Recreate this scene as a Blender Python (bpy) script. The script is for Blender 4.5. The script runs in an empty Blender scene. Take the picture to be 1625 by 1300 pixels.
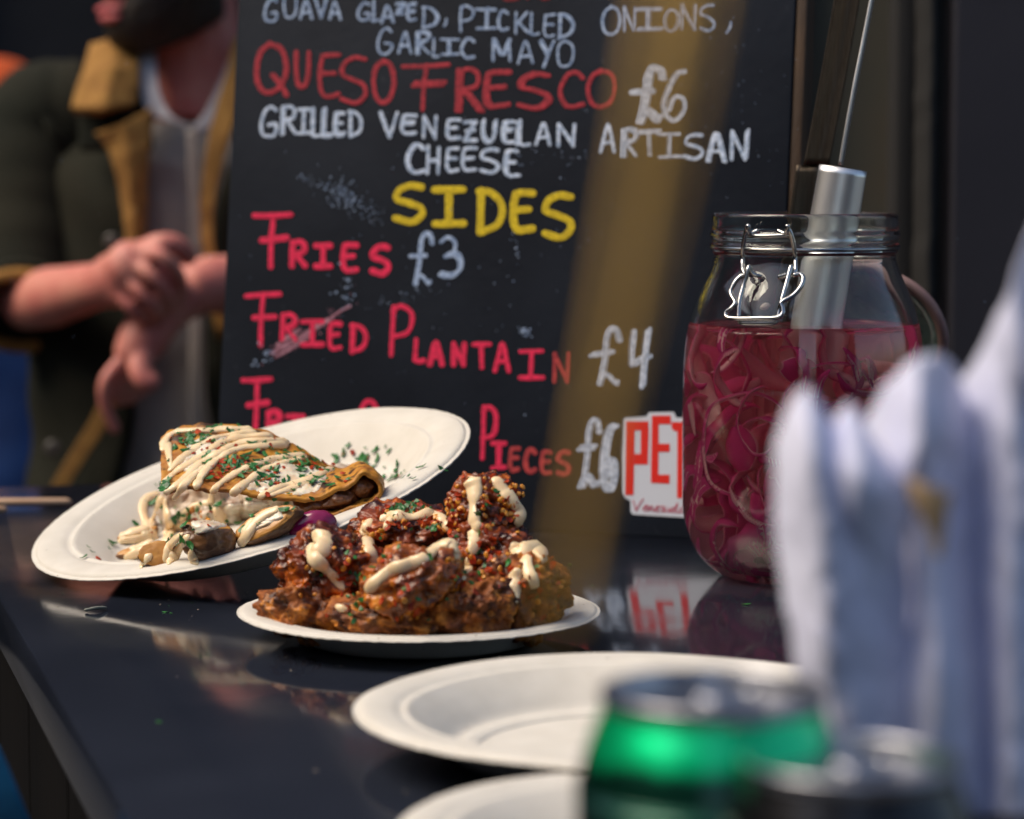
import bpy, bmesh, math, random
from math import sin, cos, pi, radians, sqrt, atan
from mathutils import Vector, Matrix, noise
from mathutils.bvhtree import BVHTree
V = Vector
random.seed(7)
sc = bpy.context.scene
col = sc.collection

# ------------------------------------------------------------------ camera
FPX = 4200.0
CAMZ = 1.334
TOP = 1.10                        # counter top height
PITCH = atan(380 / FPX)
cd = bpy.data.cameras.new('camera')
cam = bpy.data.objects.new('camera', cd)
col.objects.link(cam)
cam.location = (0, 0, CAMZ)
cam.rotation_euler = (pi / 2 - PITCH, 0, 0)
cd.sensor_width = 36
cd.lens = FPX / 1625 * 36
cd.clip_start = 0.02
cd.clip_end = 200
cd.dof.use_dof = True
cd.dof.focus_distance = 1.40
cd.dof.aperture_fstop = 7.3
cd.dof.aperture_blades = 0
sc.camera = cam

# ------------------------------------------------------------------ world, sun, exposure
world = bpy.data.worlds.new('World')
sc.world = world
world.use_nodes = True
wn = world.node_tree
bg = wn.nodes['Background']
sky = wn.nodes.new('ShaderNodeTexSky')
sky.sky_type = 'NISHITA'
sky.sun_disc = False
SUN_EL, SUN_AZ = radians(53), radians(-101)      # azimuth from +Y (away from camera) towards -X (left)
sky.sun_elevation = SUN_EL
sky.sun_rotation = SUN_AZ
sky.air_density = 1.0
sky.dust_density = 2.5
sky.ozone_density = 1.0
wn.links.new(sky.outputs[0], bg.inputs[0])
bg.inputs[1].default_value = 0.095
sl = bpy.data.lights.new('sun', 'SUN')
sun = bpy.data.objects.new('sun', sl)
col.objects.link(sun)
sl.energy = 2.0
sl.angle = radians(38)
sl.color = (1.0, 0.86, 0.68)
sdir = V((sin(SUN_AZ) * cos(SUN_EL), cos(SUN_AZ) * cos(SUN_EL), sin(SUN_EL)))
sun.rotation_euler = (-sdir).to_track_quat('-Z', 'Y').to_euler()
sun.location = (-3, 2, 6)
sc.view_settings.view_transform = 'Standard'
sc.view_settings.look = 'None'
sc.view_settings.exposure = 0.78
sc.view_settings.gamma = 1.0
sc.render.engine = 'CYCLES'
sc.cycles.use_denoising = True
sc.cycles.max_bounces = 16
sc.cycles.transmission_bounces = 14
sc.cycles.transparent_max_bounces = 12
sc.cycles.diffuse_bounces = 4
sc.cycles.glossy_bounces = 6
sc.cycles.volume_bounces = 4
sc.cycles.sample_clamp_indirect = 6.0
sc.cycles.caustics_reflective = False
sc.cycles.caustics_refractive = True

# ------------------------------------------------------------------ pixel helpers (pixels of the 1625 x 1300 photograph)
FW = V((0, cos(PITCH), -sin(PITCH)))
UP = V((0, sin(PITCH), cos(PITCH)))
CAM = V((0, 0, CAMZ))

def ray(px, py):
    return FW + V((1, 0, 0)) * ((px - 812.5) / FPX) + UP * ((650 - py) / FPX)

def P(px, py, Y):
    d = ray(px, py)
    return CAM + d * (Y / d.y)

def onz(px, py, z=TOP):
    d = ray(px, py)
    return CAM + d * ((z - CAMZ) / d.z)

def onplane(px, py, p0, n):
    d = ray(px, py)
    return CAM + d * ((p0 - CAM).dot(n) / d.dot(n))

# ------------------------------------------------------------------ materials
def srgb(r, g, b):
    def f(c):
        c /= 255
        return c / 12.92 if c <= .04045 else ((c + .055) / 1.055) ** 2.4
    return (f(r), f(g), f(b), 1)

def mat(name, c1, rough=.5, c2=None, scale=40, metal=0, bump=0, bscale=None, detail=6, rough2=None,
        sss=0, sss_r=(1, .4, .2), sss_scale=.004, spec=.5, coat=0, ramp=(.35, .65), stretch=None, trans=0, ior=1.45, distort=0):
    m = bpy.data.materials.new(name)
    m.use_nodes = True
    nt = m.node_tree
    b = nt.nodes['Principled BSDF']
    c1 = tuple(c1) + ((1,) if len(c1) == 3 else ())
    b.inputs['Base Color'].default_value = c1
    b.inputs['Roughness'].default_value = rough
    b.inputs['Metallic'].default_value = metal
    b.inputs['Specular IOR Level'].default_value = spec
    b.inputs['Coat Weight'].default_value = coat
    b.inputs['Coat Roughness'].default_value = .12
    b.inputs['Transmission Weight'].default_value = trans
    b.inputs['IOR'].default_value = ior
    if sss:
        b.inputs['Subsurface Weight'].default_value = sss
        b.inputs['Subsurface Radius'].default_value = sss_r
        b.inputs['Subsurface Scale'].default_value = sss_scale
    tc = nt.nodes.new('ShaderNodeTexCoord')
    src = tc.outputs['Object']
    if stretch:
        mp = nt.nodes.new('ShaderNodeMapping')
        mp.inputs['Scale'].default_value = stretch
        nt.links.new(src, mp.inputs[0])
        src = mp.outputs[0]
    if c2 is not None or rough2 is not None:
        n = nt.nodes.new('ShaderNodeTexNoise')
        n.inputs['Scale'].default_value = scale
        n.inputs['Detail'].default_value = detail
        n.inputs['Distortion'].default_value = distort
        nt.links.new(src, n.inputs['Vector'])
        r = nt.nodes.new('ShaderNodeMapRange')
        r.inputs['From Min'].default_value = ramp[0]
        r.inputs['From Max'].default_value = ramp[1]
        nt.links.new(n.outputs['Fac'], r.inputs['Value'])
        if c2 is not None:
            c2 = tuple(c2) + ((1,) if len(c2) == 3 else ())
            mx = nt.nodes.new('ShaderNodeMix')
            mx.data_type = 'RGBA'
            mx.inputs['A'].default_value = c1
            mx.inputs['B'].default_value = c2
            nt.links.new(r.outputs[0], mx.inputs['Factor'])
            nt.links.new(mx.outputs['Result'], b.inputs['Base Color'])
        if rough2 is not None:
            mr = nt.nodes.new('ShaderNodeMapRange')
            mr.inputs['To Min'].default_value = rough
            mr.inputs['To Max'].default_value = rough2
            nt.links.new(r.outputs[0], mr.inputs['Value'])
            nt.links.new(mr.outputs[0], b.inputs['Roughness'])
    if bump:
        n2 = nt.nodes.new('ShaderNodeTexNoise')
        n2.inputs['Scale'].default_value = bscale or scale * 4
        n2.inputs['Detail'].default_value = 8
        nt.links.new(src, n2.inputs['Vector'])
        bp = nt.nodes.new('ShaderNodeBump')
        bp.inputs['Strength'].default_value = 1
        bp.inputs['Distance'].default_value = bump
        nt.links.new(n2.outputs['Fac'], bp.inputs['Height'])
        nt.links.new(bp.outputs[0], b.inputs['Normal'])
    return m

def glass(name, color=(1, 1, 1, 1), ior=1.45, absorb=None, dens=1, rough=0.0):
    m = bpy.data.materials.new(name)
    m.use_nodes = True
    nt = m.node_tree
    nt.nodes.remove(nt.nodes['Principled BSDF'])
    g = nt.nodes.new('ShaderNodeBsdfGlass')
    g.inputs['Color'].default_value = color
    g.inputs['IOR'].default_value = ior
    g.inputs['Roughness'].default_value = rough
    out = nt.nodes['Material Output']
    nt.links.new(g.outputs[0], out.inputs['Surface'])
    if absorb:
        a = nt.nodes.new('ShaderNodeVolumeAbsorption')
        a.inputs['Color'].default_value = absorb
        a.inputs['Density'].default_value = dens
        nt.links.new(a.outputs[0], out.inputs['Volume'])
    return m

# ------------------------------------------------------------------ mesh builder
ORG = {}

class MB:
    def __init__(s):
        s.v = []
        s.f = []
        s.mi = []
        s.cur = 0

    def add(s, vs, fs):
        o = len(s.v)
        s.v.extend([V(v) for v in vs])
        for f in fs:
            s.f.append(tuple(i + o for i in f))
            s.mi.append(s.cur)
        return o

    def box(s, a, b, M=None, bev=0):
        bm = bmesh.new()
        bmesh.ops.create_cube(bm, size=1)
        a, b = V(a), V(b)
        for v in bm.verts:
            v.co = V([a[i] + (v.co[i] + .5) * (b[i] - a[i]) for i in range(3)])
        if bev:
            bmesh.ops.bevel(bm, geom=bm.edges[:], offset=bev, segments=2, affect='EDGES', profile=.5)
        bm.verts.index_update()
        vs = [(M @ v.co if M else v.co.copy()) for v in bm.verts]
        fs = [[v.index for v in f.verts] for f in bm.faces]
        bm.free()
        s.add(vs, fs)
        return s

    def tube(s, pts, rad, seg=10, cap=True, flat=None):
        """tube along points; rad number or list; flat=(normal, k) squashes along a normal"""
        pts = [V(p) for p in pts]
        n = len(pts)
        if not hasattr(rad, '__len__'):
            rad = [rad] * n
        rings = []
        ref = None
        for i in range(n):
            t = (pts[min(i + 1, n - 1)] - pts[max(i - 1, 0)])
            if t.length < 1e-9:
                t = V((0, 0, 1))
            t.normalize()
            if ref is None:
                a = V((0, 0, 1)) if abs(t.z) < .9 else V((1, 0, 0))
                ref = a
            u = ref - t * ref.dot(t)
            if u.length < 1e-6:
                u = t.orthogonal()
            u.normalize()
            ref = u
            w = t.cross(u)
            rings.append([pts[i] + (u * cos(k * 2 * pi / seg) + w * sin(k * 2 * pi / seg)) * rad[i] for k in range(seg)])
        vs = [p for r in rings for p in r]
        fs = []
        for i in range(n - 1):
            for k in range(seg):
                k2 = (k + 1) % seg
                fs.append((i * seg + k, i * seg + k2, (i + 1) * seg + k2, (i + 1) * seg + k))
        if cap:
            t0 = (pts[0] - pts[1]).normalized() * rad[0] * .6
            t1 = (pts[-1] - pts[-2]).normalized() * rad[-1] * .6
            vs.append(pts[0] + t0)
            vs.append(pts[-1] + t1)
            a, b = len(vs) - 2, len(vs) - 1
            for k in range(seg):
                k2 = (k + 1) % seg
                fs.append((a, k2, k))
                fs.append((b, (n - 1) * seg + k, (n - 1) * seg + k2))
        s.add(vs, fs)
        return s

    def lathe(s, prof, M=None, seg=64, closed=False, jit=None):
        """prof list of (r, z)"""
        vs = []
        idx = []
        for (r, z) in prof:
            if r < 1e-6:
                idx.append([len(vs)] * seg)
                vs.append(V((0, 0, z)))
            else:
                idx.append(list(range(len(vs), len(vs) + seg)))
                for k in range(seg):
                    a = 2 * pi * k / seg
                    p = V((r * cos(a), r * sin(a), z))
                    if jit:
                        p = jit(p, r, z)
                    vs.append(p)
        fs = []
        n = len(prof)
        for i in range(n if closed else n - 1):
            A, B = idx[i], idx[(i + 1) % n]
            for k in range(seg):
                k2 = (k + 1) % seg
                q = [A[k], A[k2], B[k2], B[k]]
                q2 = []
                for x in q:
                    if x not in q2:
                        q2.append(x)
                if len(q2) > 2:
                    fs.append(q2)
        if M:
            vs = [M @ v for v in vs]
        s.add(vs, fs)
        return s

    def ellipsoid(s, c, r, M=None, sub=4, fn=None):
        bm = bmesh.new()
        bmesh.ops.create_icosphere(bm, subdivisions=sub, radius=1)
        vs = []
        for v in bm.verts:
            p = v.co.copy()
            q = V((p.x * r[0], p.y * r[1], p.z * r[2]))
            if fn:
                q = fn(p, q)
            if M:
                q = M @ q
            vs.append(V(c) + q)
        bm.verts.index_update()
        fs = [[v.index for v in f.verts] for f in bm.faces]
        bm.free()
        s.add(vs, fs)
        return s

    def grid(s, rows, nu=24, nv=24, thick=0, fn=None):
        """smooth surface through control rows (Catmull-Rom), optional thickness"""
        pts = cr_grid(rows, nu, nv)
        if fn:
            pts = [[fn(p, i / nv, j / nu) for j, p in enumerate(r)] for i, r in enumerate(pts)]
        R, C = len(pts), len(pts[0])
        if not thick:
            vs = [p for r in pts for p in r]
            fs = [(i * C + j, i * C + j + 1, (i + 1) * C + j + 1, (i + 1) * C + j) for i in range(R - 1) for j in range(C - 1)]
            s.add(vs, fs)
            return s
        nr = [[None] * C for _ in range(R)]
        for i in range(R):
            for j in range(C):
                a = pts[min(i + 1, R - 1)][j] - pts[max(i - 1, 0)][j]
                b = pts[i][min(j + 1, C - 1)] - pts[i][max(j - 1, 0)]
                n = b.cross(a)
                nr[i][j] = n.normalized() if n.length > 1e-12 else V((0, 0, 1))
        vs = [pts[i][j] + nr[i][j] * thick / 2 for i in range(R) for j in range(C)]
        vs += [pts[i][j] - nr[i][j] * thick / 2 for i in range(R) for j in range(C)]
        o = R * C
        fs = []
        for i in range(R - 1):
            for j in range(C - 1):
                q = (i * C + j, i * C + j + 1, (i + 1) * C + j + 1, (i + 1) * C + j)
                fs.append(q)
                fs.append(tuple(x + o for x in reversed(q)))
        for i in range(R - 1):
            for j in (0, C - 1):
                a, b = i * C + j, (i + 1) * C + j
                fs.append((a, b, b + o, a + o) if j == 0 else (b, a, a + o, b + o))
        for j in range(C - 1):
            for i in (0, R - 1):
                a, b = i * C + j, i * C + j + 1
                fs.append((b, a, a + o, b + o) if i == 0 else (a, b, b + o, a + o))
        s.add(vs, fs)
        return s

    def build(s, name, m, parent=None, smooth=True, origin=None, angle=None):
        if parent is not None:
            org = ORG[parent.name]
        elif origin is not None:
            org = V(origin)
        else:
            lo = V([min(v[i] for v in s.v) for i in range(3)])
            hi = V([max(v[i] for v in s.v) for i in range(3)])
            org = V(((lo.x + hi.x) / 2, (lo.y + hi.y) / 2, lo.z))
        me = bpy.data.meshes.new(name)
        me.from_pydata([tuple(v - org) for v in s.v], [], s.f)
        ms = m if isinstance(m, (list, tuple)) else [m]
        for x in ms:
            me.materials.append(x)
        if len(ms) > 1:
            me.polygons.foreach_set('material_index', s.mi)
        bm = bmesh.new()
        bm.from_mesh(me)
        bmesh.ops.recalc_face_normals(bm, faces=bm.faces[:])
        bm.to_mesh(me)
        bm.free()
        if smooth:
            me.polygons.foreach_set('use_smooth', [True] * len(me.polygons))
            if angle:
                me.set_sharp_from_angle(angle=radians(angle))
        me.update()
        o = bpy.data.objects.new(name, me)
        col.objects.link(o)
        if parent is not None:
            o.parent = parent
        else:
            o.location = org
        ORG[o.name] = org
        return o

    def bvh(s):
        return BVHTree.FromPolygons([tuple(v) for v in s.v], s.f)

def cr(p0, p1, p2, p3, t):
    return .5 * ((2 * p1) + (p2 - p0) * t + (2 * p0 - 5 * p1 + 4 * p2 - p3) * t * t + (3 * p1 - p0 - 3 * p2 + p3) * t ** 3)

def spline(pts, n):
    pts = [V(p) for p in pts]
    k = len(pts) - 1
    ext = [2 * pts[0] - pts[1]] + pts + [2 * pts[-1] - pts[-2]]
    out = []
    for i in range(n + 1):
        t = i / n * k
        s = min(int(t), k - 1)
        out.append(cr(ext[s], ext[s + 1], ext[s + 2], ext[s + 3], t - s))
    return out

def cr_grid(rows, nu, nv):
    rr = [spline(r, nu) for r in rows]
    cols = [spline([rr[i][j] for i in range(len(rr))], nv) for j in range(nu + 1)]
    return [[cols[j][i] for j in range(nu + 1)] for i in range(nv + 1)]

def interp(tab, x):
    if x <= tab[0][0]:
        return tab[0][1]
    for (a, b), (c, d) in zip(tab, tab[1:]):
        if x <= c:
            return b + (d - b) * (x - a) / (c - a)
    return tab[-1][1]

def tag(o, label=None, cat=None, group=None, kind=None):
    if label: o['label'] = label
    if cat: o['category'] = cat
    if group: o['group'] = group
    if kind: o['kind'] = kind
    return o

def thing(name, loc, label, cat, group=None):
    o = bpy.data.objects.new(name, None)
    o.empty_display_size = .05
    col.objects.link(o)
    o.location = loc
    ORG[o.name] = V(loc)
    return tag(o, label, cat, group)

# ------------------------------------------------------------------ setting
M_ground = mat('pavement', (.06, .06, .062), .9, (.035, .035, .037), 8, bump=.003)
g = MB()
g.add([(-60, -40, 0), (60, -40, 0), (60, 60, 0), (-60, 60, 0)], [(0, 1, 2, 3)])
tag(g.build('ground', M_ground, smooth=False), kind='structure')

M_wall = mat('dark_wall', (.015, .0165, .020), .8, (.024, .0245, .028), 1.2, spec=.15, bump=.004, bscale=30)
w = MB().box((-7, 7.0, 0), (7, 7.3, 6))
for i in range(24):      # shallow pilasters and panel battens on the far frontage
    x = -6.9 + i * .6
    w.box((x, 6.95, .02), (x + .08, 6.998, 5.9))
tag(w.build('building_wall', M_wall, smooth=False), 'near black building front far behind the customers', 'building')

# counter: a long bar running away from the camera, left edge seen
E0, E1 = onz(203, 1300), onz(0, 953)
ed = (E1 - E0).normalized()
en = V((ed.y, -ed.x, 0))                   # to the right across the counter
BK = onz(60, 771)
tb = (BK - E0).dot(ed)
def CT(t, s, z): return E0 + ed * t + en * s + V((0, 0, z - TOP))
M_top = mat('black_counter_top', (.0135, .0165, .026), .055, (.018, .022, .034), 9, rough2=.15, bump=.00025, bscale=12, spec=.8)
M_side = mat('black_counter_side', (.0045, .0045, .005), .7, (.0065, .006, .006), 7, spec=.06, stretch=(1, 1, .15), bump=.001)
ctr = thing('serving_counter', CT(.3, .4, 0), 'long glossy black serving counter holding the plates, jar and menu board', 'counter')
M4 = Matrix(((en.x, ed.x, 0, E0.x), (en.y, ed.y, 0, E0.y), (0, 0, 1, 0), (0, 0, 0, 1)))
MB().box((0, -.42, TOP - .03), (.85, tb, TOP), M4, bev=.003).build('counter_top', M_top, ctr, angle=30)
cb = MB().box((.03, -.40, .02), (.82, tb - .02, TOP - .0305), M4)
for k in range(12):
    y0 = -.40 + k * .19
    if y0 + .185 < tb - .02:
        cb.box((.018, y0, .02), (.0298, y0 + .183, TOP - .032), M4, bev=.003)
cb.build('counter_front', M_side, ctr, smooth=False)

# stall post and panel at the right, olive partition behind
M_post = mat('charred_post', (.014, .013, .012), .7, (.085, .058, .036), 9, stretch=(1, 1, .12), ramp=(.52, .72), bump=.002)
Yp = 2.25
def PX(px, Y): return (px - 812.5) / FPX * Y
pm = MB()
pm.box((PX(1418, Yp), Yp, 0), (PX(1452, Yp), Yp + .05, 2.6), bev=.003)
def wob(p, u, v): return p + V((.0022 * noise.noise(V((0, 0, p.z * 22))) + .001 * noise.noise(V((3, 1, p.z * 70))), 0, 0))
pm.grid([[V((PX(1450, Yp), Yp - .004, z)), V((PX(1468, Yp), Yp - .016, z)), V((PX(1484, Yp), Yp - .004, z))] for z in (0, .8, 1.2, 1.6, 2.6)], 8, 160, .006, wob)
tag(pm.build('timber_post', M_post, smooth=True, angle=40), 'charred black timber post with worn edge standing behind the onion jar', 'post')
M_panel = mat('purple_black_panel', (.024, .0225, .030), .6, (.030, .028, .036), 5, bump=.0006)
pp = MB().box((PX(1500, Yp), Yp - .02, 0), (2.2, Yp + .02, 2.6), bev=.004)
pp.box((PX(1484, Yp), Yp + .03, 0), (PX(1502, Yp), Yp + .06, 2.6), bev=.002)
for z in (.5, 1.05, 1.75):
    pp.box((PX(1516, Yp), Yp - .024, z), (2.18, Yp - .0205, z + .004))
tag(pp.build('side_panel', M_panel, smooth=False), 'plain dark purple-grey panel closing the right side of the stall', 'panel')
M_part = mat('olive_partition', (.095, .108, .088), .7, (.145, .105, .066), 3.2, ramp=(.42, .66), detail=2)
pa = MB().box((.16, 3.0, 0), (1.9, 3.06, 2.6))
for x, w_ in ((.30, .02), (.44, .03), (.60, .02)):
    pa.box((x, 2.97, .02), (x + w_, 2.9985, 2.58), bev=.003)
tag(pa.build('partition_wall', M_part, smooth=False), 'olive brown partition seen in the gap between menu board and post', 'partition')

# ------------------------------------------------------------------ menu board
LEAN = radians(7)
B0 = onz(339, 816)
B1 = onz(1226, 863)
bu = (B1 - B0).normalized()
BL = (B1 - B0).length
nh = V((bu.y, -bu.x, 0)).normalized()
if nh.y > 0: nh = -nh
bw = V((0, 0, cos(LEAN))) - nh * sin(LEAN)
bn = bu.cross(bw).normalized()
if bn.y > 0: bn = -bn
def BD(px, py, h=0.0):
    return onplane(px, py, B0, bn) + bn * h
MBd = Matrix(((bu.x, -bn.x, bw.x, B0.x), (bu.y, -bn.y, bw.y, B0.y), (bu.z, -bn.z, bw.z, B0.z), (0, 0, 0, 1)))

def board_material():
    m = mat('chalkboard', (.0085, .0112, .0180), .6, (.018, .0230, .0340), 7, spec=.2, bump=.0003, bscale=120, ramp=(.4, .7))
    nt = m.node_tree
    b = nt.nodes['Principled BSDF']
    base = b.inputs['Base Color'].links[0].from_socket
    tc = nt.nodes.new('ShaderNodeTexCoord')
    n1 = nt.nodes.new('ShaderNodeTexNoise'); n1.inputs['Scale'].default_value = 300; n1.inputs['Detail'].default_value = 3
    n2 = nt.nodes.new('ShaderNodeTexNoise'); n2.inputs['Scale'].default_value = 11; n2.inputs['Detail'].default_value = 4
    mp = nt.nodes.new('ShaderNodeMapping'); mp.inputs['Scale'].default_value = (1, 1, .5)
    nt.links.new(tc.outputs['Object'], mp.inputs[0])
    nt.links.new(mp.outputs[0], n1.inputs['Vector'])
    nt.links.new(tc.outputs['Object'], n2.inputs['Vector'])
    r1 = nt.nodes.new('ShaderNodeMapRange'); r1.inputs[1].default_value = .66; r1.inputs[2].default_value = .78
    r2 = nt.nodes.new('ShaderNodeMapRange'); r2.inputs[1].default_value = .50; r2.inputs[2].default_value = .75
    nt.links.new(n1.outputs['Fac'], r1.inputs[0]); nt.links.new(n2.outputs['Fac'], r2.inputs[0])
    mu = nt.nodes.new('ShaderNodeMath'); mu.operation = 'MULTIPLY'
    nt.links.new(r1.outputs[0], mu.inputs[0]); nt.links.new(r2.outputs[0], mu.inputs[1])
    mx = nt.nodes.new('ShaderNodeMix'); mx.data_type = 'RGBA'
    nt.links.new(mu.outputs[0], mx.inputs['Factor'])
    nt.links.new(base, mx.inputs['A'])
    mx.inputs['B'].default_value = (.10, .115, .14, 1)
    nt.links.new(mx.outputs['Result'], b.inputs['Base Color'])
    return m
M_board = board_material()
BH = .62
board = thing('menu_board', B0 + bu * BL / 2, 'black chalkboard menu with hand-lettered prices leaning behind the plates', 'menu board')
MB().box((0, 0, 0), (BL, .014, BH), MBd, bev=.0015).build('board_panel', M_board, board, angle=30)
M_wood = mat('brown_batten', (.075, .040, .018), .6, (.035, .020, .011), 30, stretch=(4, 4, .4), bump=.0005)
MB().box((BL + .0008, .001, 0), (BL + .0075, .022, BH), MBd, bev=.001).build('side_batten', M_wood, board, angle=30)

# stroke lettering --------------------------------------------------
FONT = {
 'A': [[(0, 1), (.22, .5), (.5, 0), (.78, .48), (1, 1)], [(.18, .68), (.85, .64)]],
 'C': [[(.95, .16), (.72, .02), (.38, .04), (.08, .3), (0, .6), (.16, .9), (.5, 1), (.98, .9)]],
 'D': [[(.1, .02), (.08, .5), (.05, 1)], [(.0, .03), (.5, .06), (.92, .28), (1, .55), (.75, .85), (.05, 1)]],
 'E': [[(1, .04), (.45, .03), (.14, .06)], [(.14, .06), (.02, .4), (.04, .8), (.25, .98), (.6, .98), (.98, .95)], [(.08, .47), (.8, .45)]],
 'F': [[(0, .04), (.5, .03), (1, .0)], [(.5, .03), (.46, .5), (.42, 1)], [(.2, .48), (.85, .44)]],
 'G': [[(.95, .12), (.62, 0), (.25, .15), (.02, .55), (.1, .9), (.45, 1), (.85, .92), (.97, .6), (.5, .6)]],
 'H': [[(.05, 0), (.05, .5), (0, 1)], [(.95, .05), (.9, 1)], [(.05, .55), (.92, .5)]],
 'I': [[(0, .04), (1, .03)], [(.5, .04), (.48, .95)], [(0, .97), (1, .95)]],
 'K': [[(.1, 0), (.05, 1)], [(.9, .05), (.15, .55)], [(.3, .48), (1, .98)]],
 'L': [[(.12, 0), (.06, .5), (.0, .95)], [(0, .96), (.5, 1), (1, .96)]],
 'M': [[(0, 1), (.08, 0)], [(.08, 0), (.5, .75), (.95, .02)], [(.95, .02), (1, 1)]],
 'N': [[(.03, 1), (.06, 0)], [(.06, 0), (.5, .5), (.92, 1)], [(.92, 1), (1, 0)]],
 'O': [[(.5, 0), (.15, .15), (0, .5), (.15, .88), (.5, 1), (.86, .85), (1, .48), (.85, .12), (.45, .0)]],
 'P': [[(.12, .02), (.05, .5), (0, 1)], [(.08, .1), (.45, 0), (.95, .12), (1, .35), (.75, .55), (.05, .62)]],
 'Q': [[(.45, 0), (.15, .15), (0, .5), (.08, .82), (.4, .95), (.8, .82), (1, .48), (.85, .12), (.45, .0)], [(.55, .6), (.8, .8), (.98, 1)]],
 'R': [[(.1, .02), (.05, 1)], [(.08, .06), (.6, 0), (.95, .15), (.85, .42), (.1, .52)], [(.3, .5), (.65, .75), (1, 1)]],
 'S': [[(.95, .06), (.55, .02), (.15, .15), (.08, .38), (.5, .48), (.92, .62), (.95, .82), (.6, .99), (.03, .9)]],
 'T': [[(0, .05), (1, .02)], [(.5, .04), (.5, 1)]],
 'U': [[(.05, 0), (.05, .6), (.25, .97), (.65, .97), (.92, .65), (.97, .02)]],
 'V': [[(0, 0), (.25, .55), (.5, 1)], [(.5, 1), (.75, .5), (1, .02)]],
 'Y': [[(0, .02), (.45, .5)], [(1, 0), (.6, .5), (.3, 1)]],
 'Z': [[(.05, .08), (.95, .04)], [(.95, .04), (.45, .5), (.05, .93)], [(.02, .95), (1, .92)], [(.2, .5), (.8, .46)]],
 ',': [[(.8, 0), (.7, .5), (.1, 1)]],
 '£': [[(1, .2), (.92, .04), (.7, .01), (.5, .16), (.42, .5), (.32, .82), (.22, 1)], [(0, .46), (.72, .43)], [(.22, 1), (.36, .86), (.56, .84), (.86, 1), (.92, .95)]],
 '3': [[(.08, .12), (.4, .0), (.75, .12), (.7, .35), (.3, .48)], [(.3, .48), (.75, .45), (1, .65), (.85, .9), (.4, 1), (0, .95)]],
 '4': [[(.22, 0), (.1, .3), (.03, .6)], [(.03, .6), (.5, .52), (.98, .45)], [(1, .03), (.8, .5), (.65, 1)]],
 '6': [[(1, .05), (.6, .1), (.2, .4), (0, .7), (.2, .95), (.6, 1), (.95, .8), (.9, .58), (.55, .55), (.25, .8)]],
}
LAYER = [0]

def ribbon(mb, pts, wpx, h=.00010, proj=None, seed=0):
    """domed marker stroke laid on the board; pts in photo pixels"""
    proj = proj or BD
    pts = [V((p[0], p[1], 0)) for p in pts]
    L = sum((b - a).length for a, b in zip(pts, pts[1:]))
    n = max(4, int(L / 4))
    s = spline(pts, n) if len(pts) > 2 else [pts[0].lerp(pts[1], i / n) for i in range(n + 1)]
    LAYER[0] = (LAYER[0] + 1) % 9
    base = .00008 + LAYER[0] * .000025
    # rounded ends
    t0 = (s[0] - s[1]).normalized()
    t1 = (s[-1] - s[-2]).normalized()
    caps0 = [(s[0] + t0 * wpx * .5 * sin(a), cos(a)) for a in (1.45, 1.0, .5)]
    caps1 = [(s[-1] + t1 * wpx * .5 * sin(a), cos(a)) for a in (.5, 1.0, 1.45)]
    seq = caps0 + [(p, 1) for p in s] + caps1
    vs, fs = [], []
    prof = [(-1, 0), (-.6, .75), (0, 1), (.6, .75), (1, 0)]
    N = len(seq)
    for i, (p, k) in enumerate(seq):
        t = seq[min(i + 1, N - 1)][0] - seq[max(i - 1, 0)][0]
        t = t.normalized() if t.length > 1e-6 else V((1, 0, 0))
        nn = V((-t.y, t.x, 0))
        wv = wpx * .5 * k * (1 + .16 * noise.noise(V((p.x * .07, p.y * .07, seed))) + .10 * noise.noise(V((p.x * .25, p.y * .25, seed + 5))))
        for (o, hh) in prof:
            q = p + nn * wv * o * (1 + .10 * noise.noise(V((p.x * .4, p.y * .4, o * 3))))
            vs.append(proj(q.x, q.y, base + h * hh * k + i * .000003))
    for i in range(N - 1):
        for k in range(4):
            a = i * 5 + k
            fs.append((a, a + 1, a + 6, a + 5))
    mb.add(vs, fs)

def letters(mb, spec, wpx, jit=.03, double=0):
    for (ch, x0, y0, x1, y1) in spec:
        ins = min(wpx * .32, (x1 - x0) * .22)
        x0 += ins; x1 -= ins; y0 += ins * .8; y1 -= ins * .8
        for st in FONT[ch]:
            pts = []
            for (a, b) in st:
                a += random.uniform(-jit, jit)
                b += random.uniform(-jit, jit) * .7
                pts.append((x0 + a * (x1 - x0), y0 + b * (y1 - y0)))
            ribbon(mb, pts, wpx * .86 * random.uniform(.86, 1.12), seed=random.random() * 50)
            if double and random.random() < double:     # second pass of the chalk, slightly off
                dx, dy = random.choice([(.62, .1), (-.55, .25), (.4, -.5)])
                ribbon(mb, [(p[0] + dx * wpx + random.uniform(-1, 1), p[1] + dy * wpx) for p in pts], wpx * .7, seed=random.random() * 50)

def chalk(name, c, c2, rough=.8):
    return mat(name, c, rough, c2, 420, ramp=(.36, .60), detail=5, bump=.0001, bscale=900)
M_white = chalk('white_chalk', (.66, .75, .90), (.30, .39, .54))
M_thin = chalk('pale_blue_chalk', (.44, .55, .74), (.18, .26, .42))
M_red = chalk('dull_red_chalk', (.46, .030, .048), (.24, .016, .028))
M_crim = chalk('crimson_chalk', (.85, .018, .090), (.58, .012, .060))
M_pale = chalk('faded_red_chalk', (.50, .050, .050), (.28, .022, .030))
M_faint = chalk('faint_red_chalk', (.20, .020, .028), (.11, .012, .018))
M_yel = chalk('yellow_chalk', (.72, .54, .012), (.50, .36, .010))

def line(name_mat, spec, w, jit=.03, label=None, double=0):
    mb = MB()
    letters(mb, spec, w, jit, double)
    o = mb.build('lettering', name_mat, board)
    if label: o['label'] = label
    return o

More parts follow.
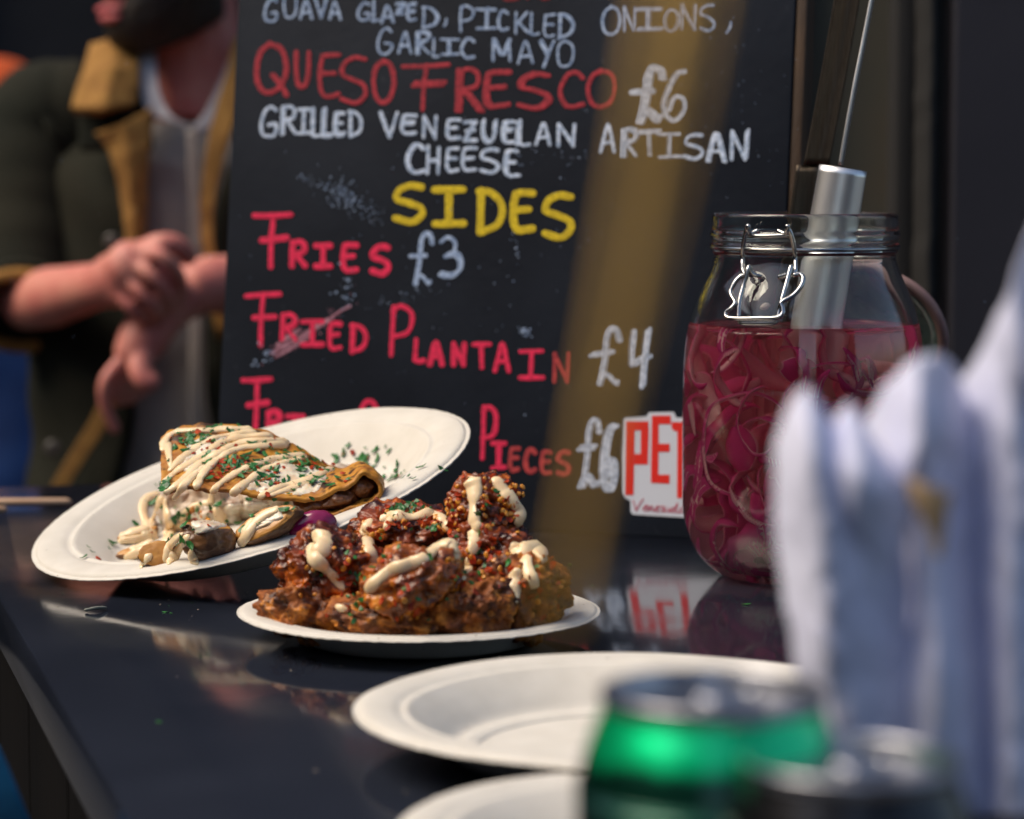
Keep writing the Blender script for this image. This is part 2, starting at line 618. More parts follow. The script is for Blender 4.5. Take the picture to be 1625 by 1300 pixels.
# bottoms of a red line cut by the top of the photograph
mb = MB()
for pts in ([(770, -45), (764, -6), (766, -9)], [(790, -40), (800, -4), (822, -3)], [(838, -41), (838, -4)], [(852, -8), (866, -2), (876, -11), (866, -25)]):
    ribbon(mb, pts, 8)
mb.build('lettering', M_faint, board)
line(M_thin, [('G', 419, -2, 442, 36), ('U', 449, -5, 473, 30), ('A', 475, 0, 497, 31), ('V', 499, -5, 520, 29), ('A', 521, 2, 543, 32),
              ('G', 567, 3, 589, 34), ('L', 591, 0, 603, 35), ('A', 604, 8, 626, 37), ('Z', 627, 4, 643, 25), ('E', 645, 6, 661, 34), ('D', 669, 10, 694, 45), (',', 703, 30, 711, 43),
              ('P', 729, 8, 752, 51), ('I', 756, 13, 789, 48), ('C', 789, 16, 808, 50), ('K', 816, 18, 840, 54), ('L', 841, 20, 857, 57), ('E', 862, 21, 882, 60), ('D', 886, 21, 912, 62),
              ('O', 955, 10, 986, 56), ('N', 989, 11, 1010, 50), ('I', 1011, 13, 1052, 50), ('O', 1054, 14, 1078, 51), ('N', 1080, 6, 1105, 49), ('S', 1108, 6, 1135, 50), (',', 1151, 34, 1163, 53)], 5.0, .04, double=.2)
line(M_thin, [('G', 598, 44, 624, 87), ('A', 632, 49, 654, 86), ('R', 659, 50, 682, 86), ('L', 686, 60, 698, 92), ('I', 699, 61, 729, 89), ('C', 731, 60, 754, 94),
              ('M', 780, 61, 812, 98), ('A', 821, 64, 848, 102), ('Y', 855, 64, 881, 107), ('O', 883, 64, 912, 108)], 5.0, .04, double=.2)
line(M_red, [('Q', 404, 68, 458, 153), ('U', 466, 80, 494, 140), ('E', 505, 83, 541, 156), ('S', 537, 88, 584, 167), ('O', 590, 94, 628, 165),
             ('F', 637, 100, 716, 177), ('R', 721, 108, 764, 178), ('E', 770, 110, 811, 171), ('S', 819, 114, 871, 174), ('C', 887, 113, 930, 173), ('O', 930, 110, 980, 173)], 9, .02, double=.2)
line(M_white, [('£', 1000, 104, 1052, 196), ('6', 1050, 108, 1090, 194)], 10, .02, double=.4)
line(M_white, [('G', 412, 168, 441, 219), ('R', 447, 167, 471, 214), ('I', 472, 170, 492, 214), ('L', 494, 171, 509, 218), ('L', 510, 173, 528, 219), ('E', 529, 177, 548, 217), ('D', 553, 175, 576, 218),
               ('V', 603, 177, 633, 219), ('E', 636, 181, 662, 214), ('N', 670, 183, 694, 221), ('E', 707, 188, 732, 222), ('Z', 735, 190, 758, 227), ('U', 763, 192, 788, 228), ('E', 795, 191, 817, 228), ('L', 822, 190, 842, 232), ('A', 849, 194, 875, 231), ('N', 883, 196, 914, 233),
               ('A', 952, 196, 978, 243), ('R', 985, 205, 1012, 249), ('T', 1013, 208, 1048, 248), ('I', 1044, 210, 1080, 252), ('S', 1083, 211, 1117, 254), ('A', 1119, 210, 1150, 258), ('N', 1159, 208, 1187, 254)], 6.6, .03, double=.32)
line(M_white, [('C', 644, 228, 674, 276), ('H', 676, 231, 700, 277), ('E', 707, 233, 729, 274), ('E', 732, 233, 757, 273), ('S', 761, 235, 794, 276), ('E', 799, 237, 823, 281)], 6.6, .03, double=.32)
line(M_yel, [('S', 622, 290, 676, 356), ('I', 686, 296, 740, 361), ('D', 756, 298, 801, 372), ('E', 810, 301, 850, 369), ('S', 859, 305, 912, 381)], 13.5, .015)
line(M_crim, [('F', 401, 337, 466, 428), ('R', 459, 381, 488, 425), ('I', 498, 386, 528, 427), ('E', 541, 385, 569, 433), ('S', 587, 388, 620, 438)], 11, .02)
line(M_thin, [('£', 649, 368, 688, 453), ('3', 695, 375, 733, 442)], 8, .02, 'pale blue-white price £3', double=.2)
line(M_crim, [('F', 389, 464, 446, 550), ('R', 444, 497, 472, 542), ('I', 477, 507, 515, 551), ('E', 520, 510, 543, 556), ('D', 555, 513, 584, 561),
              ('P', 618, 484, 657, 566), ('L', 656, 537, 676, 576), ('A', 679, 541, 705, 581), ('N', 716, 544, 740, 581), ('T', 749, 543, 780, 585), ('A', 783, 543, 811, 591), ('I', 823, 554, 864, 604)], 9.5, .02)
line(M_pale, [('N', 877, 560, 905, 608)], 7, .02)
line(M_white, [('£', 941, 519, 986, 612), ('4', 998, 523, 1030, 616)], 9.5, .02, double=.5)
line(M_crim, [('F', 383, 598, 434, 690), ('R', 421, 651, 448, 692), ('I', 453, 657, 484, 700)], 11, .02)
line(M_crim, [('C', 565, 634, 603, 705)], 11, .02)
line(M_crim, [('P', 763, 643, 790, 729), ('I', 779, 700, 804, 746)], 9, .02)
line(M_pale, [('E', 807, 708, 826, 749), ('C', 831, 711, 853, 751), ('E', 857, 714, 877, 754), ('S', 882, 714, 907, 756)], 9, .03)
line(M_white, [('£', 915, 663, 954, 774), ('6', 952, 668, 976, 779)], 9.5, .02, double=.5)

# smudges and chalk crumbs on the board
def dots(mb, n, cx, cy, sx, sy, ang, r0, r1):
    for _ in range(n):
        a, b = random.gauss(0, sx), random.gauss(0, sy)
        x = cx + a * cos(ang) - b * sin(ang)
        y = cy + a * sin(ang) + b * cos(ang)
        r = random.uniform(r0, r1)
        k = 7
        h = .0002 + random.uniform(0, .0003)
        pts = [BD(x + r * cos(2 * pi * i / k) * random.uniform(.6, 1.2), y + r * sin(2 * pi * i / k) * random.uniform(.6, 1.2), h * .3) for i in range(k)]
        mb.add(pts + [BD(x, y, h + .0001)], [(i, (i + 1) % k, k) for i in range(k)])
mb = MB()
dots(mb, 120, 548, 312, 16, 11, .35, .5, 1.7)
dots(mb, 40, 585, 335, 22, 14, .8, .4, 1.3)
dots(mb, 26, 500, 290, 22, 4, .5, .4, 1.6)
dots(mb, 26, 548, 462, 9, 18, -.2, .6, 2.2)
dots(mb, 20, 425, 560, 12, 9, -.5, .8, 2.4)
dots(mb, 34, 730, 400, 200, 120, .1, .4, 1.3)
dots(mb, 20, 835, 528, 6, 4, .1, 1, 2.2)
dots(mb, 14, 818, 388, 3, 16, 0, .6, 1.8)
dots(mb, 60, 1150, 160, 60, 110, 0, .3, 1.0)
dots(mb, 160, 760, 420, 330, 260, 0, .3, .9)
dots(mb, 30, 640, 470, 40, 6, -.3, .3, 1.2)
dots(mb, 26, 890, 250, 30, 20, .3, .4, 1.4)
tag(mb.build('chalk_crumbs', M_thin, board, smooth=False), kind='stuff')
mb = MB()
for (a, b, c, d, w_) in ((432, 560, 520, 508, 7), (438, 566, 496, 530, 6), (440, 548, 474, 524, 6), (520, 508, 556, 486, 4), (455, 545, 530, 505, 3)):
    ribbon(mb, [(a, b), ((a + c) / 2 + random.uniform(-3, 3), (b + d) / 2 + random.uniform(-3, 3)), (c, d)], w_, .00012)
dots(mb, 90, 478, 530, 38, 9, -.55, .5, 1.8)
M_smear = chalk('pink_chalk_smear', (.42, .20, .26), (.20, .07, .10))
mb.build('chalk_smear', M_smear, board)

# sticker with block logo
def poly(mb, pts, h, proj=BD, thick=.0002):
    n = len(pts)
    top = [proj(x, y, h) for x, y in pts]
    bot = [proj(x, y, h - thick) for x, y in pts]
    mb.add(top + bot, [tuple(range(n))] + [(i, (i + 1) % n, n + (i + 1) % n, n + i) for i in range(n)])
def c5(pts): return [(740 + a / 3.095, 440 + b / 3.095) for a, b in pts]
M_stk = mat('sticker_white', (.62, .65, .72), .45)
M_stkred = mat('sticker_red', (.72, .022, .012), .45)
M_script = mat('sticker_script', (.45, .03, .08), .5)
mb = MB()
poly(mb, c5([(778, 690), (885, 684), (897, 664), (1020, 662), (1032, 690), (1150, 690), (1150, 720), (1330, 720), (1330, 1195), (1058, 1180), (822, 1166), (808, 1155), (806, 1098), (780, 1085), (766, 1060), (764, 870), (772, 700)]), .0004)
stk = mb.build('sticker', M_stk, board, smooth=False)
mb = MB()
for pl in ([(785, 708), (895, 708), (897, 752), (785, 752)], [(785, 752), (826, 752), (822, 1070), (781, 1070)], [(858, 752), (897, 752), (893, 920), (856, 920)], [(826, 868), (857, 868), (857, 920), (825, 920)],
           [(912, 680), (1005, 680), (1005, 722), (912, 722)], [(912, 722), (946, 722), (944, 970), (908, 970)], [(945, 818), (1000, 818), (1000, 858), (944.5, 858)], [(908, 970), (1000, 970), (999, 1015), (908, 1010)],
           [(1009, 712), (1105, 712), (1105, 756), (1022, 756), (1009, 740)], [(1038, 756), (1074, 756), (1074, 1085), (1036, 1085)]):
    poly(mb, c5(pl), .0006, thick=.00015)
mb.build('sticker_lettering', M_stkred, stk, smooth=False)
mb = MB()
SC = {'V': [(0, 0), (.2, .55), (.3, 1), (.55, .5), (1, -.15)], 'e': [(0, .72), (.8, .55), (.6, .35), (.15, .6), (.3, .97), (1, .8)], 'n': [(0, .4), (.1, .98), (.35, .5), (.6, .42), (.65, .95), (1, .85)],
      'z': [(0, .45), (.8, .4), (.3, .68), (.75, .72), (.2, 1), (1, .8)], 'u': [(0, .42), (.1, .9), (.5, .9), (.7, .42), (.75, .95), (1, .85)], 'l': [(0, .8), (.6, .2), (.5, -.05), (.2, .5), (.3, .95), (1, .85)], 'a': [(.8, .48), (.3, .45), (.05, .8), (.4, .95), (.8, .5), (.8, .92), (1, .9)]}
x = 820
for ch, wd in zip('Venezuela', (50, 28, 32, 27, 26, 30, 20, 20, 30)):
    pts = [(740 + (x + a * wd) / 3.095, 440 + (1098 + (x - 820) * .06 + b * 50) / 3.095) for a, b in SC[ch]]
    ribbon(mb, pts, 1.8, .00005, proj=lambda a, b, h: BD(a, b, h + .0004))
    x += wd - 1
mb.build('sticker_script', M_script, stk)

# ------------------------------------------------------------------ paper plates
def pulp_material():
    return mat('plate_pulp', (.645, .61, .54), .62, (.60, .565, .495), 60, bump=.00012, bscale=700, spec=.3, sss=.15, sss_r=(.6, .5, .4), sss_scale=.002)
M_pulp = pulp_material()
def add_specks(m, scale, lo, hi, color):
    """small flecks baked into the pulp"""
    nt = m.node_tree; b = nt.nodes['Principled BSDF']
    base = b.inputs['Base Color'].links[0].from_socket
    tc = nt.nodes.new('ShaderNodeTexCoord'); n = nt.nodes.new('ShaderNodeTexNoise'); n.inputs['Scale'].default_value = scale; n.inputs['Detail'].default_value = 1
    nt.links.new(tc.outputs['Object'], n.inputs['Vector'])
    r = nt.nodes.new('ShaderNodeMapRange'); r.inputs[1].default_value = lo; r.inputs[2].default_value = hi
    nt.links.new(n.outputs['Fac'], r.inputs[0])
    mx = nt.nodes.new('ShaderNodeMix'); mx.data_type = 'RGBA'
    nt.links.new(r.outputs[0], mx.inputs['Factor']); nt.links.new(base, mx.inputs['A']); mx.inputs['B'].default_value = color
    nt.links.new(mx.outputs['Result'], b.inputs['Base Color'])
add_specks(M_pulp, 330, .765, .80, (.22, .17, .12, 1))

def plate_profile(R, H):
    k = R / .1125
    pr = [(0, .0030), (.50, .0026), (.56, .0028), (.60, .0042), (.65, .20 * H), (.70, .45 * H), (.75, .68 * H), (.785, .82 * H), (.802, .885 * H), (.814, .905 * H), (.824, .893 * H), (.838, .90 * H),
          (.855, .94 * H), (.875, .97 * H), (.91, .995 * H), (.945, 1.0 * H), (.966, .985 * H), (.976, .955 * H), (.981, .925 * H), (.988, .915 * H), (.998, .915 * H), (1.0, .895 * H), (.996, .875 * H), (.975, .87 * H),
          (.95, .90 * H), (.90, .895 * H), (.84, .80 * H), (.805, .76 * H), (.76, .58 * H), (.70, .30 * H), (.65, .10 * H), (.61, .015 * H), (.58, 0), (.54, -.0003), (.52, .0006), (0, .0008)]
    s = spline([V((a * R, b, 0)) for a, b in pr], len(pr) * 3)
    out = [(max(p.x, 0), p.y) for p in s]
    out[0] = (0, out[0][1]); out[-1] = (0, out[-1][1])
    return out

def make_plate(label, R, H, M, seed):
    mb = MB()
    def jit(p, r, z):
        q = p.copy()
        a = math.atan2(p.y, p.x)
        wv = .0009 * noise.noise(V((cos(a) * 1.4, sin(a) * 1.4, seed))) * (r / R) ** 2
        q.z += wv
        if r > R * .975:
            f = 1 + .0016 * noise.noise(V((cos(a) * 45, sin(a) * 45, seed))) + .0010 * noise.noise(V((cos(a) * 130, sin(a) * 130, seed)))
            q.x *= f; q.y *= f
            q.z += .00035 * noise.noise(V((cos(a) * 60, sin(a) * 60, seed + 3)))
        return q
    mb.lathe(plate_profile(R, H), M, 256, jit=jit)
    o = mb.build('paper_plate', M_pulp, origin=M.translation)
    tag(o, label, 'plate', 'white paper plates')
    return o, mb

c = onz(665, 966, TOP + .0160)
CHK = V((c.x, c.y, TOP + .0005))
plate_chk, chk_mb = make_plate('round white paper plate holding the fried chicken pile', .0905, .0165, Matrix.Translation(CHK), 1)
c = onz(1008, 1120, TOP + .0205)
make_plate('empty white paper plate behind the green can, farther of the two empty plates', .1130, .0215, Matrix.Translation((c.x, c.y, TOP + .0005)), 2)
c = onz(1065, 1316, TOP + .0175)
make_plate('empty white paper plate at the bottom edge, nearest the camera', .0915, .0180, Matrix.Translation((c.x, c.y, TOP + .0005)), 3)
# tilted plate
pn = V((-.25, -.172, .953)).normalized()
pc = P(398, 785, 1.545)
px_ = V((1, 0, 0)) - pn * pn.x; px_.normalize()
py_ = pn.cross(px_)
LR, LH = .1331, .0262
lo = pc - pn * (LH * .97)
ML = Matrix(((px_.x, py_.x, pn.x, lo.x), (px_.y, py_.y, pn.y, lo.y), (px_.z, py_.z, pn.z, lo.z), (0, 0, 0, 1)))
_t = MB().lathe(plate_profile(LR, LH), ML, 96)
_dz = min(v.z for v in _t.v) - TOP - .0004
print('left plate lift', _dz)
ML = Matrix.Translation((0, 0, -_dz)) @ ML
plate_left, lp_mb = make_plate('large white paper plate tilted up at the right, carrying the folded tortilla', LR, LH, ML, 4)
lp_bvh = lp_mb.bvh()
# small dark box propping the plate (mostly hidden behind the chicken)
M_box = mat('dark_card', (.018, .017, .017), .6, (.026, .024, .023), 30)
s0 = ML @ V((LR * .50, -.01, 0))
pb = MB()
bz = s0.z - .0022
tilt = Matrix.Translation((s0.x, s0.y, 0))
pb.box((-.030, -.025, TOP + .0003), (.016, .03, bz - .009), tilt, bev=.0015)
pb.box((-.031, -.026, bz - .0088), (.017, .031, bz - .0058), tilt, bev=.001)
tag(pb.build('card_box', M_box, smooth=False), 'small dark card box propping up the tilted plate behind the fried chicken', 'box')

# ------------------------------------------------------------------ clip-top jar of pickled onions
JC = P(1274, 650, 1.52); JX, JY = JC.x, JC.y
JO = [(0, .0014), (.036, .0012), (.042, 0), (.047, .0010), (.053, .0050), (.0605, .0130), (.0650, .0230), (.0683, .0340), (.0692, .0460), (.0694, .080), (.0692, .108), (.0684, .128), (.0668, .141),
      (.0640, .153), (.0600, .1635), (.0562, .1720), (.0535, .1785), (.0522, .1825), (.0520, .1850), (.0528, .1872), (.0541, .1885), (.0544, .1900), (.0541, .1915), (.0533, .1925), (.0531, .1940), (.0543, .1955), (.0545, .1970), (.0540, .1985),
      (.0534, .2000), (.0533, .2060), (.0531, .2080), (.0522, .2092)]
JI = [(.0508, .2090), (.0500, .2078), (.0498, .2000), (.0497, .1900), (.0494, .1840), (.0500, .1800), (.0528, .1718), (.0566, .1630), (.0605, .1528), (.0635, .1408), (.0652, .127), (.0660, .108), (.0662, .080), (.0660, .046), (.0650, .0345),
      (.0618, .0245), (.0570, .0160), (.0500, .0090), (.042, .0058), (.030, .0050), (0, .0048)]
def dens(pr, k=3):
    return [(max(p.x, 0), p.y) for p in spline([V((a, b, 0)) for a, b in pr], len(pr) * k)]
MJ = Matrix.Translation((JX, JY, TOP + .0004))
M_glass = glass('jar_glass', (.97, .99, .98, 1), 1.47)
jar = thing('preserving_jar', MJ.translation, 'big open clip-top glass jar full of red pickled onions', 'jar')
MB().lathe(dens(JO) + dens(JI), MJ, 112).build('glass_body', M_glass, jar)
M_steel = mat('wire_steel', (.50, .49, .47), .16, metal=1, c2=(.36, .35, .34), scale=60, bump=.00004, bscale=900)
M_rub = mat('red_rubber', (.22, .028, .026), .5, (.16, .02, .02), 60)
MB().lathe([(.0502, .1862), (.0518, .1864), (.0520, .1880), (.0504, .1884)], MJ, 96, closed=True).build('rubber_seal', M_rub, jar)

def jr(z):          # outer radius at absolute height
    return interp([(b, a) for a, b in JO[3:]], z - TOP)
def JF(px, py, off=.0025):
    """point just in front of the jar glass seen at a pixel"""
    Y = 1.46
    for _ in range(6):
        p = P(px, py, Y)
        r = jr(p.z) + off
        dx = min(abs(p.x - JX), r * .98)
        Y = JY - sqrt(r * r - dx * dx)
    return P(px, py, Y)
def w6(a, b): return (1120 + a / 5.91, 320 + b / 5.91)
def wire(mb, pts, r, off, n=None):
    q = [JF(*w6(a, b), o) for (a, b, o) in [(p[0], p[1], p[2] if len(p) > 2 else off) for p in pts]]
    mb.tube(spline(q, n or len(q) * 8), r, 10)
WR = .00135
mb = MB()           # wire belt round the neck and the upright pair of hooks
ring = [V((JX + .0536 * cos(a), JY + .0536 * sin(a), TOP + .1899)) for a in [2 * pi * i / 96 for i in range(97)]]
wire(mb, [(412, 318, .002), (470, 322, .002), (600, 322, .0022), (730, 318, .002), (790, 310, .002)], WR, .002)
wire(mb, [(488, 272, .001), (450, 290, .002), (418, 300, .003), (398, 270, .0055), (398, 228, .006), (388, 250, .0045), (372, 310, .003), (352, 420, .002), (346, 540, .0025), (350, 640, .005), (372, 690, .006)], WR, .003)
wire(mb, [(680, 275, .001), (715, 292, .002), (748, 300, .003), (764, 270, .0055), (766, 230, .006), (772, 255, .0045), (800, 310, .003), (826, 420, .002), (840, 540, .0025), (842, 630, .005), (826, 690, .006)], WR, .003)
mb.build('clasp_hook', M_steel, jar)
mb = MB()           # lever: tongue with splayed feet
wire(mb, [(520, 704, .002), (470, 690, .004), (425, 660, .006), (410, 610, .008), (396, 640, .009), (360, 770, .008), (320, 920, .008), (308, 1040, .008), (312, 1110, .008), (345, 1140, .008), (480, 1142, .008), (630, 1138, .008), (672, 1110, .008), (690, 1020, .008),
          (712, 930, .009), (760, 760, .009), (790, 640, .009), (800, 610, .008), (790, 670, .006), (740, 695, .004), (690, 710, .002)], WR, .006, 120)
mb.build('clasp_lever', M_steel, jar)
mb = MB()
wire(mb, [(372, 690, .008), (330, 700, .009), (280, 750, .010), (235, 840, .010), (245, 890, .010), (276, 950, .010), (240, 1000, .0105), (192, 1040, .0105), (200, 1085, .0105), (300, 1098, .0105), (480, 1096, .0105), (650, 1092, .0105), (716, 1060, .0105),
          (720, 1000, .0105), (705, 960, .0105), (730, 930, .0105), (820, 880, .010), (890, 800, .010), (915, 720, .009), (880, 680, .008), (826, 690, .008)], WR, .008, 120)
mb.build('clasp_bail', M_steel, jar)
# hinge wire and lid hanging open behind
mb = MB()
mb.tube(ring, .0011, 8)
hx, hy = JX + .018, JY + .056
for dx in (-.016, .016):
    mb.tube(spline([V((hx + dx, hy - .004, TOP + .190)), V((hx + dx * 1.1, hy + .004, TOP + .186)), V((hx + dx * 1.2, hy + .010, TOP + .172))], 16), .0012, 8)
mb.build('neck_wire', M_steel, jar)
LC = P(1386, 533, 1.617)
ln = V((.34, .84, .42)).normalized()
lu = V((0, 0, 1)).cross(ln).normalized(); lv = ln.cross(lu)
MLid = Matrix(((lu.x, lv.x, ln.x, LC.x), (lu.y, lv.y, ln.y, LC.y), (lu.z, lv.z, ln.z, LC.z), (0, 0, 0, 1)))
lid = [(0, .0045), (.020, .0042), (.036, .0030), (.0395, .0002), (.041, -.0012), (.0430, -.0010), (.0438, .0012), (.0436, .0032), (.042, .0048), (.0405, .0060), (.037, .0082), (.024, .0090), (0, .0092)]
M_lidg = mat('lid_glass', (.30, .42, .34), .10, (.20, .30, .25), 40, trans=.55, ior=1.5, spec=.9, distort=2)
MB().lathe(dens(lid), MLid, 96).build('glass_lid', M_lidg, jar)
M_rub2 = mat('lid_seal_rubber', (.30, .19, .17), .55, (.22, .13, .12), 50)
MB().lathe([(.0400, -.0016), (.0442, -.0030), (.0462, -.0012), (.0462, .0022), (.0445, .0034), (.0441, .0012), (.0432, -.0014), (.0408, -.0012)], MLid, 96, closed=True).build('lid_seal', M_rub2, jar)

# liquid
LVL = .1455
li = [(r + .0003 if r > 0 else 0, z - .0003) for r, z in reversed(dens(JI)) if z < LVL]
r_top = interp(sorted((z, r) for r, z in dens(JI)[12:]), LVL)
li += [(r_top + .0003, LVL + .0006), (r_top - .0012, LVL), (0, LVL)]
M_liq = glass('pickling_liquid', (1, .93, .93, 1), 1.335, (.93, .22, .26, 1), 7.5)
_nt = M_liq.node_tree; _vs = _nt.nodes.new('ShaderNodeVolumeScatter'); _vs.inputs['Color'].default_value = (.88, .22, .27, 1); _vs.inputs['Density'].default_value = 6
_ad = _nt.nodes.new('ShaderNodeAddShader'); _vo = _nt.nodes['Material Output'].inputs['Volume']; _ab = _vo.links[0].from_socket
_nt.links.new(_ab, _ad.inputs[0]); _nt.links.new(_vs.outputs[0], _ad.inputs[1]); _nt.links.new(_ad.outputs[0], _vo)
_df = _nt.nodes.new('ShaderNodeBsdfDiffuse'); _df.inputs[0].default_value = (.64, .055, .105, 1); _mx = _nt.nodes.new('ShaderNodeMixShader'); _mx.inputs[0].default_value = .055
_sf = _nt.nodes['Material Output'].inputs['Surface']; _g = _sf.links[0].from_socket
_nt.links.new(_g, _mx.inputs[1]); _nt.links.new(_df.outputs[0], _mx.inputs[2]); _nt.links.new(_mx.outputs[0], _sf)
tag(MB().lathe(li, MJ, 112).build('pickling_liquid', M_liq), 'red pickling liquid filling two thirds of the glass jar', 'liquid')

# onions: sliced half rings and a few petals
def ji(z):
    return interp(sorted((b, a) for a, b in JI), z)
def onion_mat(name, inner, outer):
    m = bpy.data.materials.new(name); m.use_nodes = True
    nt = m.node_tree
    nt.nodes.remove(nt.nodes['Principled BSDF'])
    a = nt.nodes.new('ShaderNodeVertexColor'); a.layer_name = 'skin'
    n = nt.nodes.new('ShaderNodeTexNoise'); n.inputs['Scale'].default_value = 160; n.inputs['Detail'].default_value = 4
    ad = nt.nodes.new('ShaderNodeMath'); ad.operation = 'MULTIPLY_ADD'
    nt.links.new(n.outputs['Fac'], ad.inputs[0]); ad.inputs[1].default_value = .5
    nt.links.new(a.outputs['Color'], ad.inputs[2])
    r = nt.nodes.new('ShaderNodeMapRange'); r.inputs[1].default_value = .25; r.inputs[2].default_value = 1.15
    nt.links.new(ad.outputs[0], r.inputs[0])
    mx = nt.nodes.new('ShaderNodeMix'); mx.data_type = 'RGBA'
    mx.inputs['A'].default_value = inner; mx.inputs['B'].default_value = outer
    nt.links.new(r.outputs[0], mx.inputs['Factor'])
    d = nt.nodes.new('ShaderNodeBsdfDiffuse'); t = nt.nodes.new('ShaderNodeBsdfTranslucent'); ms = nt.nodes.new('ShaderNodeMixShader')
    ms.inputs[0].default_value = .45
    nt.links.new(mx.outputs['Result'], d.inputs[0]); nt.links.new(mx.outputs['Result'], t.inputs[0])
    nt.links.new(d.outputs[0], ms.inputs[1]); nt.links.new(t.outputs[0], ms.inputs[2])
    nt.links.new(ms.outputs[0], nt.nodes['Material Output'].inputs['Surface'])
    return m
M_onion = onion_mat('pickled_onion', (1.0, .84, .82, 1), (.72, .08, .33, 1))
mb = MB()
skin = []
rnd = random.Random(21)
def clampjar(p, m=.0022):
    z = min(max(p.z, .0085), LVL - .001)
    r = sqrt(p.x ** 2 + p.y ** 2)
    R = ji(z) - m
    k = min(1, R / max(r, 1e-6))
    return V((p.x * k, p.y * k, z))
def onion_arc(c, ax, r0, sq, a0, a1, wid, th):
    """half ring: wall of height wid along the axis ax, radius r0 squashed by sq"""
    ax = ax.normalized(); u = ax.orthogonal().normalized(); w = ax.cross(u)
    rot = rnd.uniform(0, 2 * pi); u, w = u * cos(rot) + w * sin(rot), w * cos(rot) - u * sin(rot)
    n = 30
    vs = []; fs = []
    for i in range(n + 1):
        t = i / n
        a = a0 + (a1 - a0) * t
        e = min(1, 6 * min(t, 1 - t) + .25)
        rr = r0 * (1 + .10 * noise.noise(V((a * 1.3, r0 * 300, c.z * 90))))
        wob = .0025 * noise.noise(V((a * 2, c.x * 100, 5)))
        for (dr, dh) in ((0, -.5), (.0, 0), (0, .5), (-th, .5), (-th, 0), (-th, -.5)):
            q = c + (u * cos(a) + w * sin(a) * sq) * (rr + dr * e) + ax * (dh * wid * e + wob)
            vs.append(clampjar(q) + V((JX, JY, TOP)))
            skin.append(1.0 if dr == 0 else (.35 if dh else .0))
    for i in range(n):
        for k in range(6):
            fs.append((i * 6 + k, i * 6 + (k + 1) % 6, i * 6 + 6 + (k + 1) % 6, i * 6 + 6 + k))
    fs.append(tuple(range(6))); fs.append(tuple(range(n * 6, n * 6 + 6)))
    mb.add(vs, fs)
for k in range(104):
    z = .012 + (LVL - .018) * ((k * .6180339) % 1) ** 1.25
    R = ji(z)
    th_ = rnd.uniform(0, 2 * pi)
    front = k % 3 != 0
    if front:
        th_ = -pi / 2 + rnd.gauss(0, .95)
    rad = R * (rnd.uniform(.70, .93) if front else rnd.uniform(.15, .85))
    c = V((rad * cos(th_), rad * sin(th_), z))
    out = V((cos(th_), sin(th_), 0))
    ax = (out * rnd.uniform(.3, 1.2) + V((rnd.gauss(0, .7), rnd.gauss(0, .7), rnd.gauss(0, .6))))
    r0 = rnd.uniform(.013, .032)
    onion_arc(c, ax, r0, rnd.uniform(.55, 1.0), 0, rnd.uniform(1.8, 4.4), rnd.uniform(.0045, .0105), rnd.uniform(.0011, .0024))
def petal(c, d, u, L, W, th=.0016):
    d.normalize(); u = (u - d * u.dot(d)).normalized(); w = d.cross(u)
    n, m_ = 14, 10
    base = len(mb.v); vs = []; fs = []
    for s_ in (1, -1):
        for i in range(n + 1):
            t = i / n
            wd = W * sin(pi * (.08 + .84 * t)) ** .8
            for j in range(m_ + 1):
                q = (j / m_ - .5) * 2
                p = c + d * (t - .5) * L + w * q * wd + u * (-(q * q) * wd * .55 - (t - .5) ** 2 * L * .5 + s_ * th / 2)
                vs.append(clampjar(p) + V((JX, JY, TOP)))
                skin.append(1.0 if s_ > 0 else .3)
    o = (n + 1) * (m_ + 1)
    for i in range(n):
        for j in range(m_):
            q = (i * (m_ + 1) + j, i * (m_ + 1) + j + 1, (i + 1) * (m_ + 1) + j + 1, (i + 1) * (m_ + 1) + j)
            fs.append(q); fs.append(tuple(x + o for x in reversed(q)))
    mb.add(vs, fs)
for k in range(12):
    z = rnd.uniform(.02, LVL - .012)
    th_ = -pi / 2 + rnd.gauss(0, .8)
    rad = ji(z) * rnd.uniform(.75, .95)
    petal(V((rad * cos(th_), rad * sin(th_), z)), V((rnd.gauss(0, 1), rnd.gauss(0, .4), rnd.gauss(0, 1))), V((cos(th_) + rnd.gauss(0, .4), sin(th_), rnd.gauss(0, .4))), rnd.uniform(.015, .034), rnd.uniform(.005, .011))
# a slice poking above the liquid at the left and a pale bit on the surface
on = mb.build('pickled_onions', M_onion)
ca = on.data.color_attributes.new('skin', 'FLOAT_COLOR', 'POINT')
for i, s_ in enumerate(skin):
    ca.data[i].color = (s_, s_, s_, 1)
tag(on, 'tangle of pink sliced onions pickling inside the glass jar', 'pickled onions', kind='stuff')
# garlic clove floating on the surface
cl = MB().ellipsoid(JF(1214, 488, -.014), (.0028, .0022, .0018), Matrix.Rotation(-.5, 3, 'Y'), 4, lambda p, q: q * (1 + .12 * p.x + .08 * noise.noise(p * 2.5)))
M_garlic = mat('pickled_garlic', (.62, .50, .40), .45, (.55, .32, .32), 200)
tag(cl.build('garlic_clove', M_garlic), 'small cream clove floating on the liquid just behind the jar clasp', 'garlic clove')

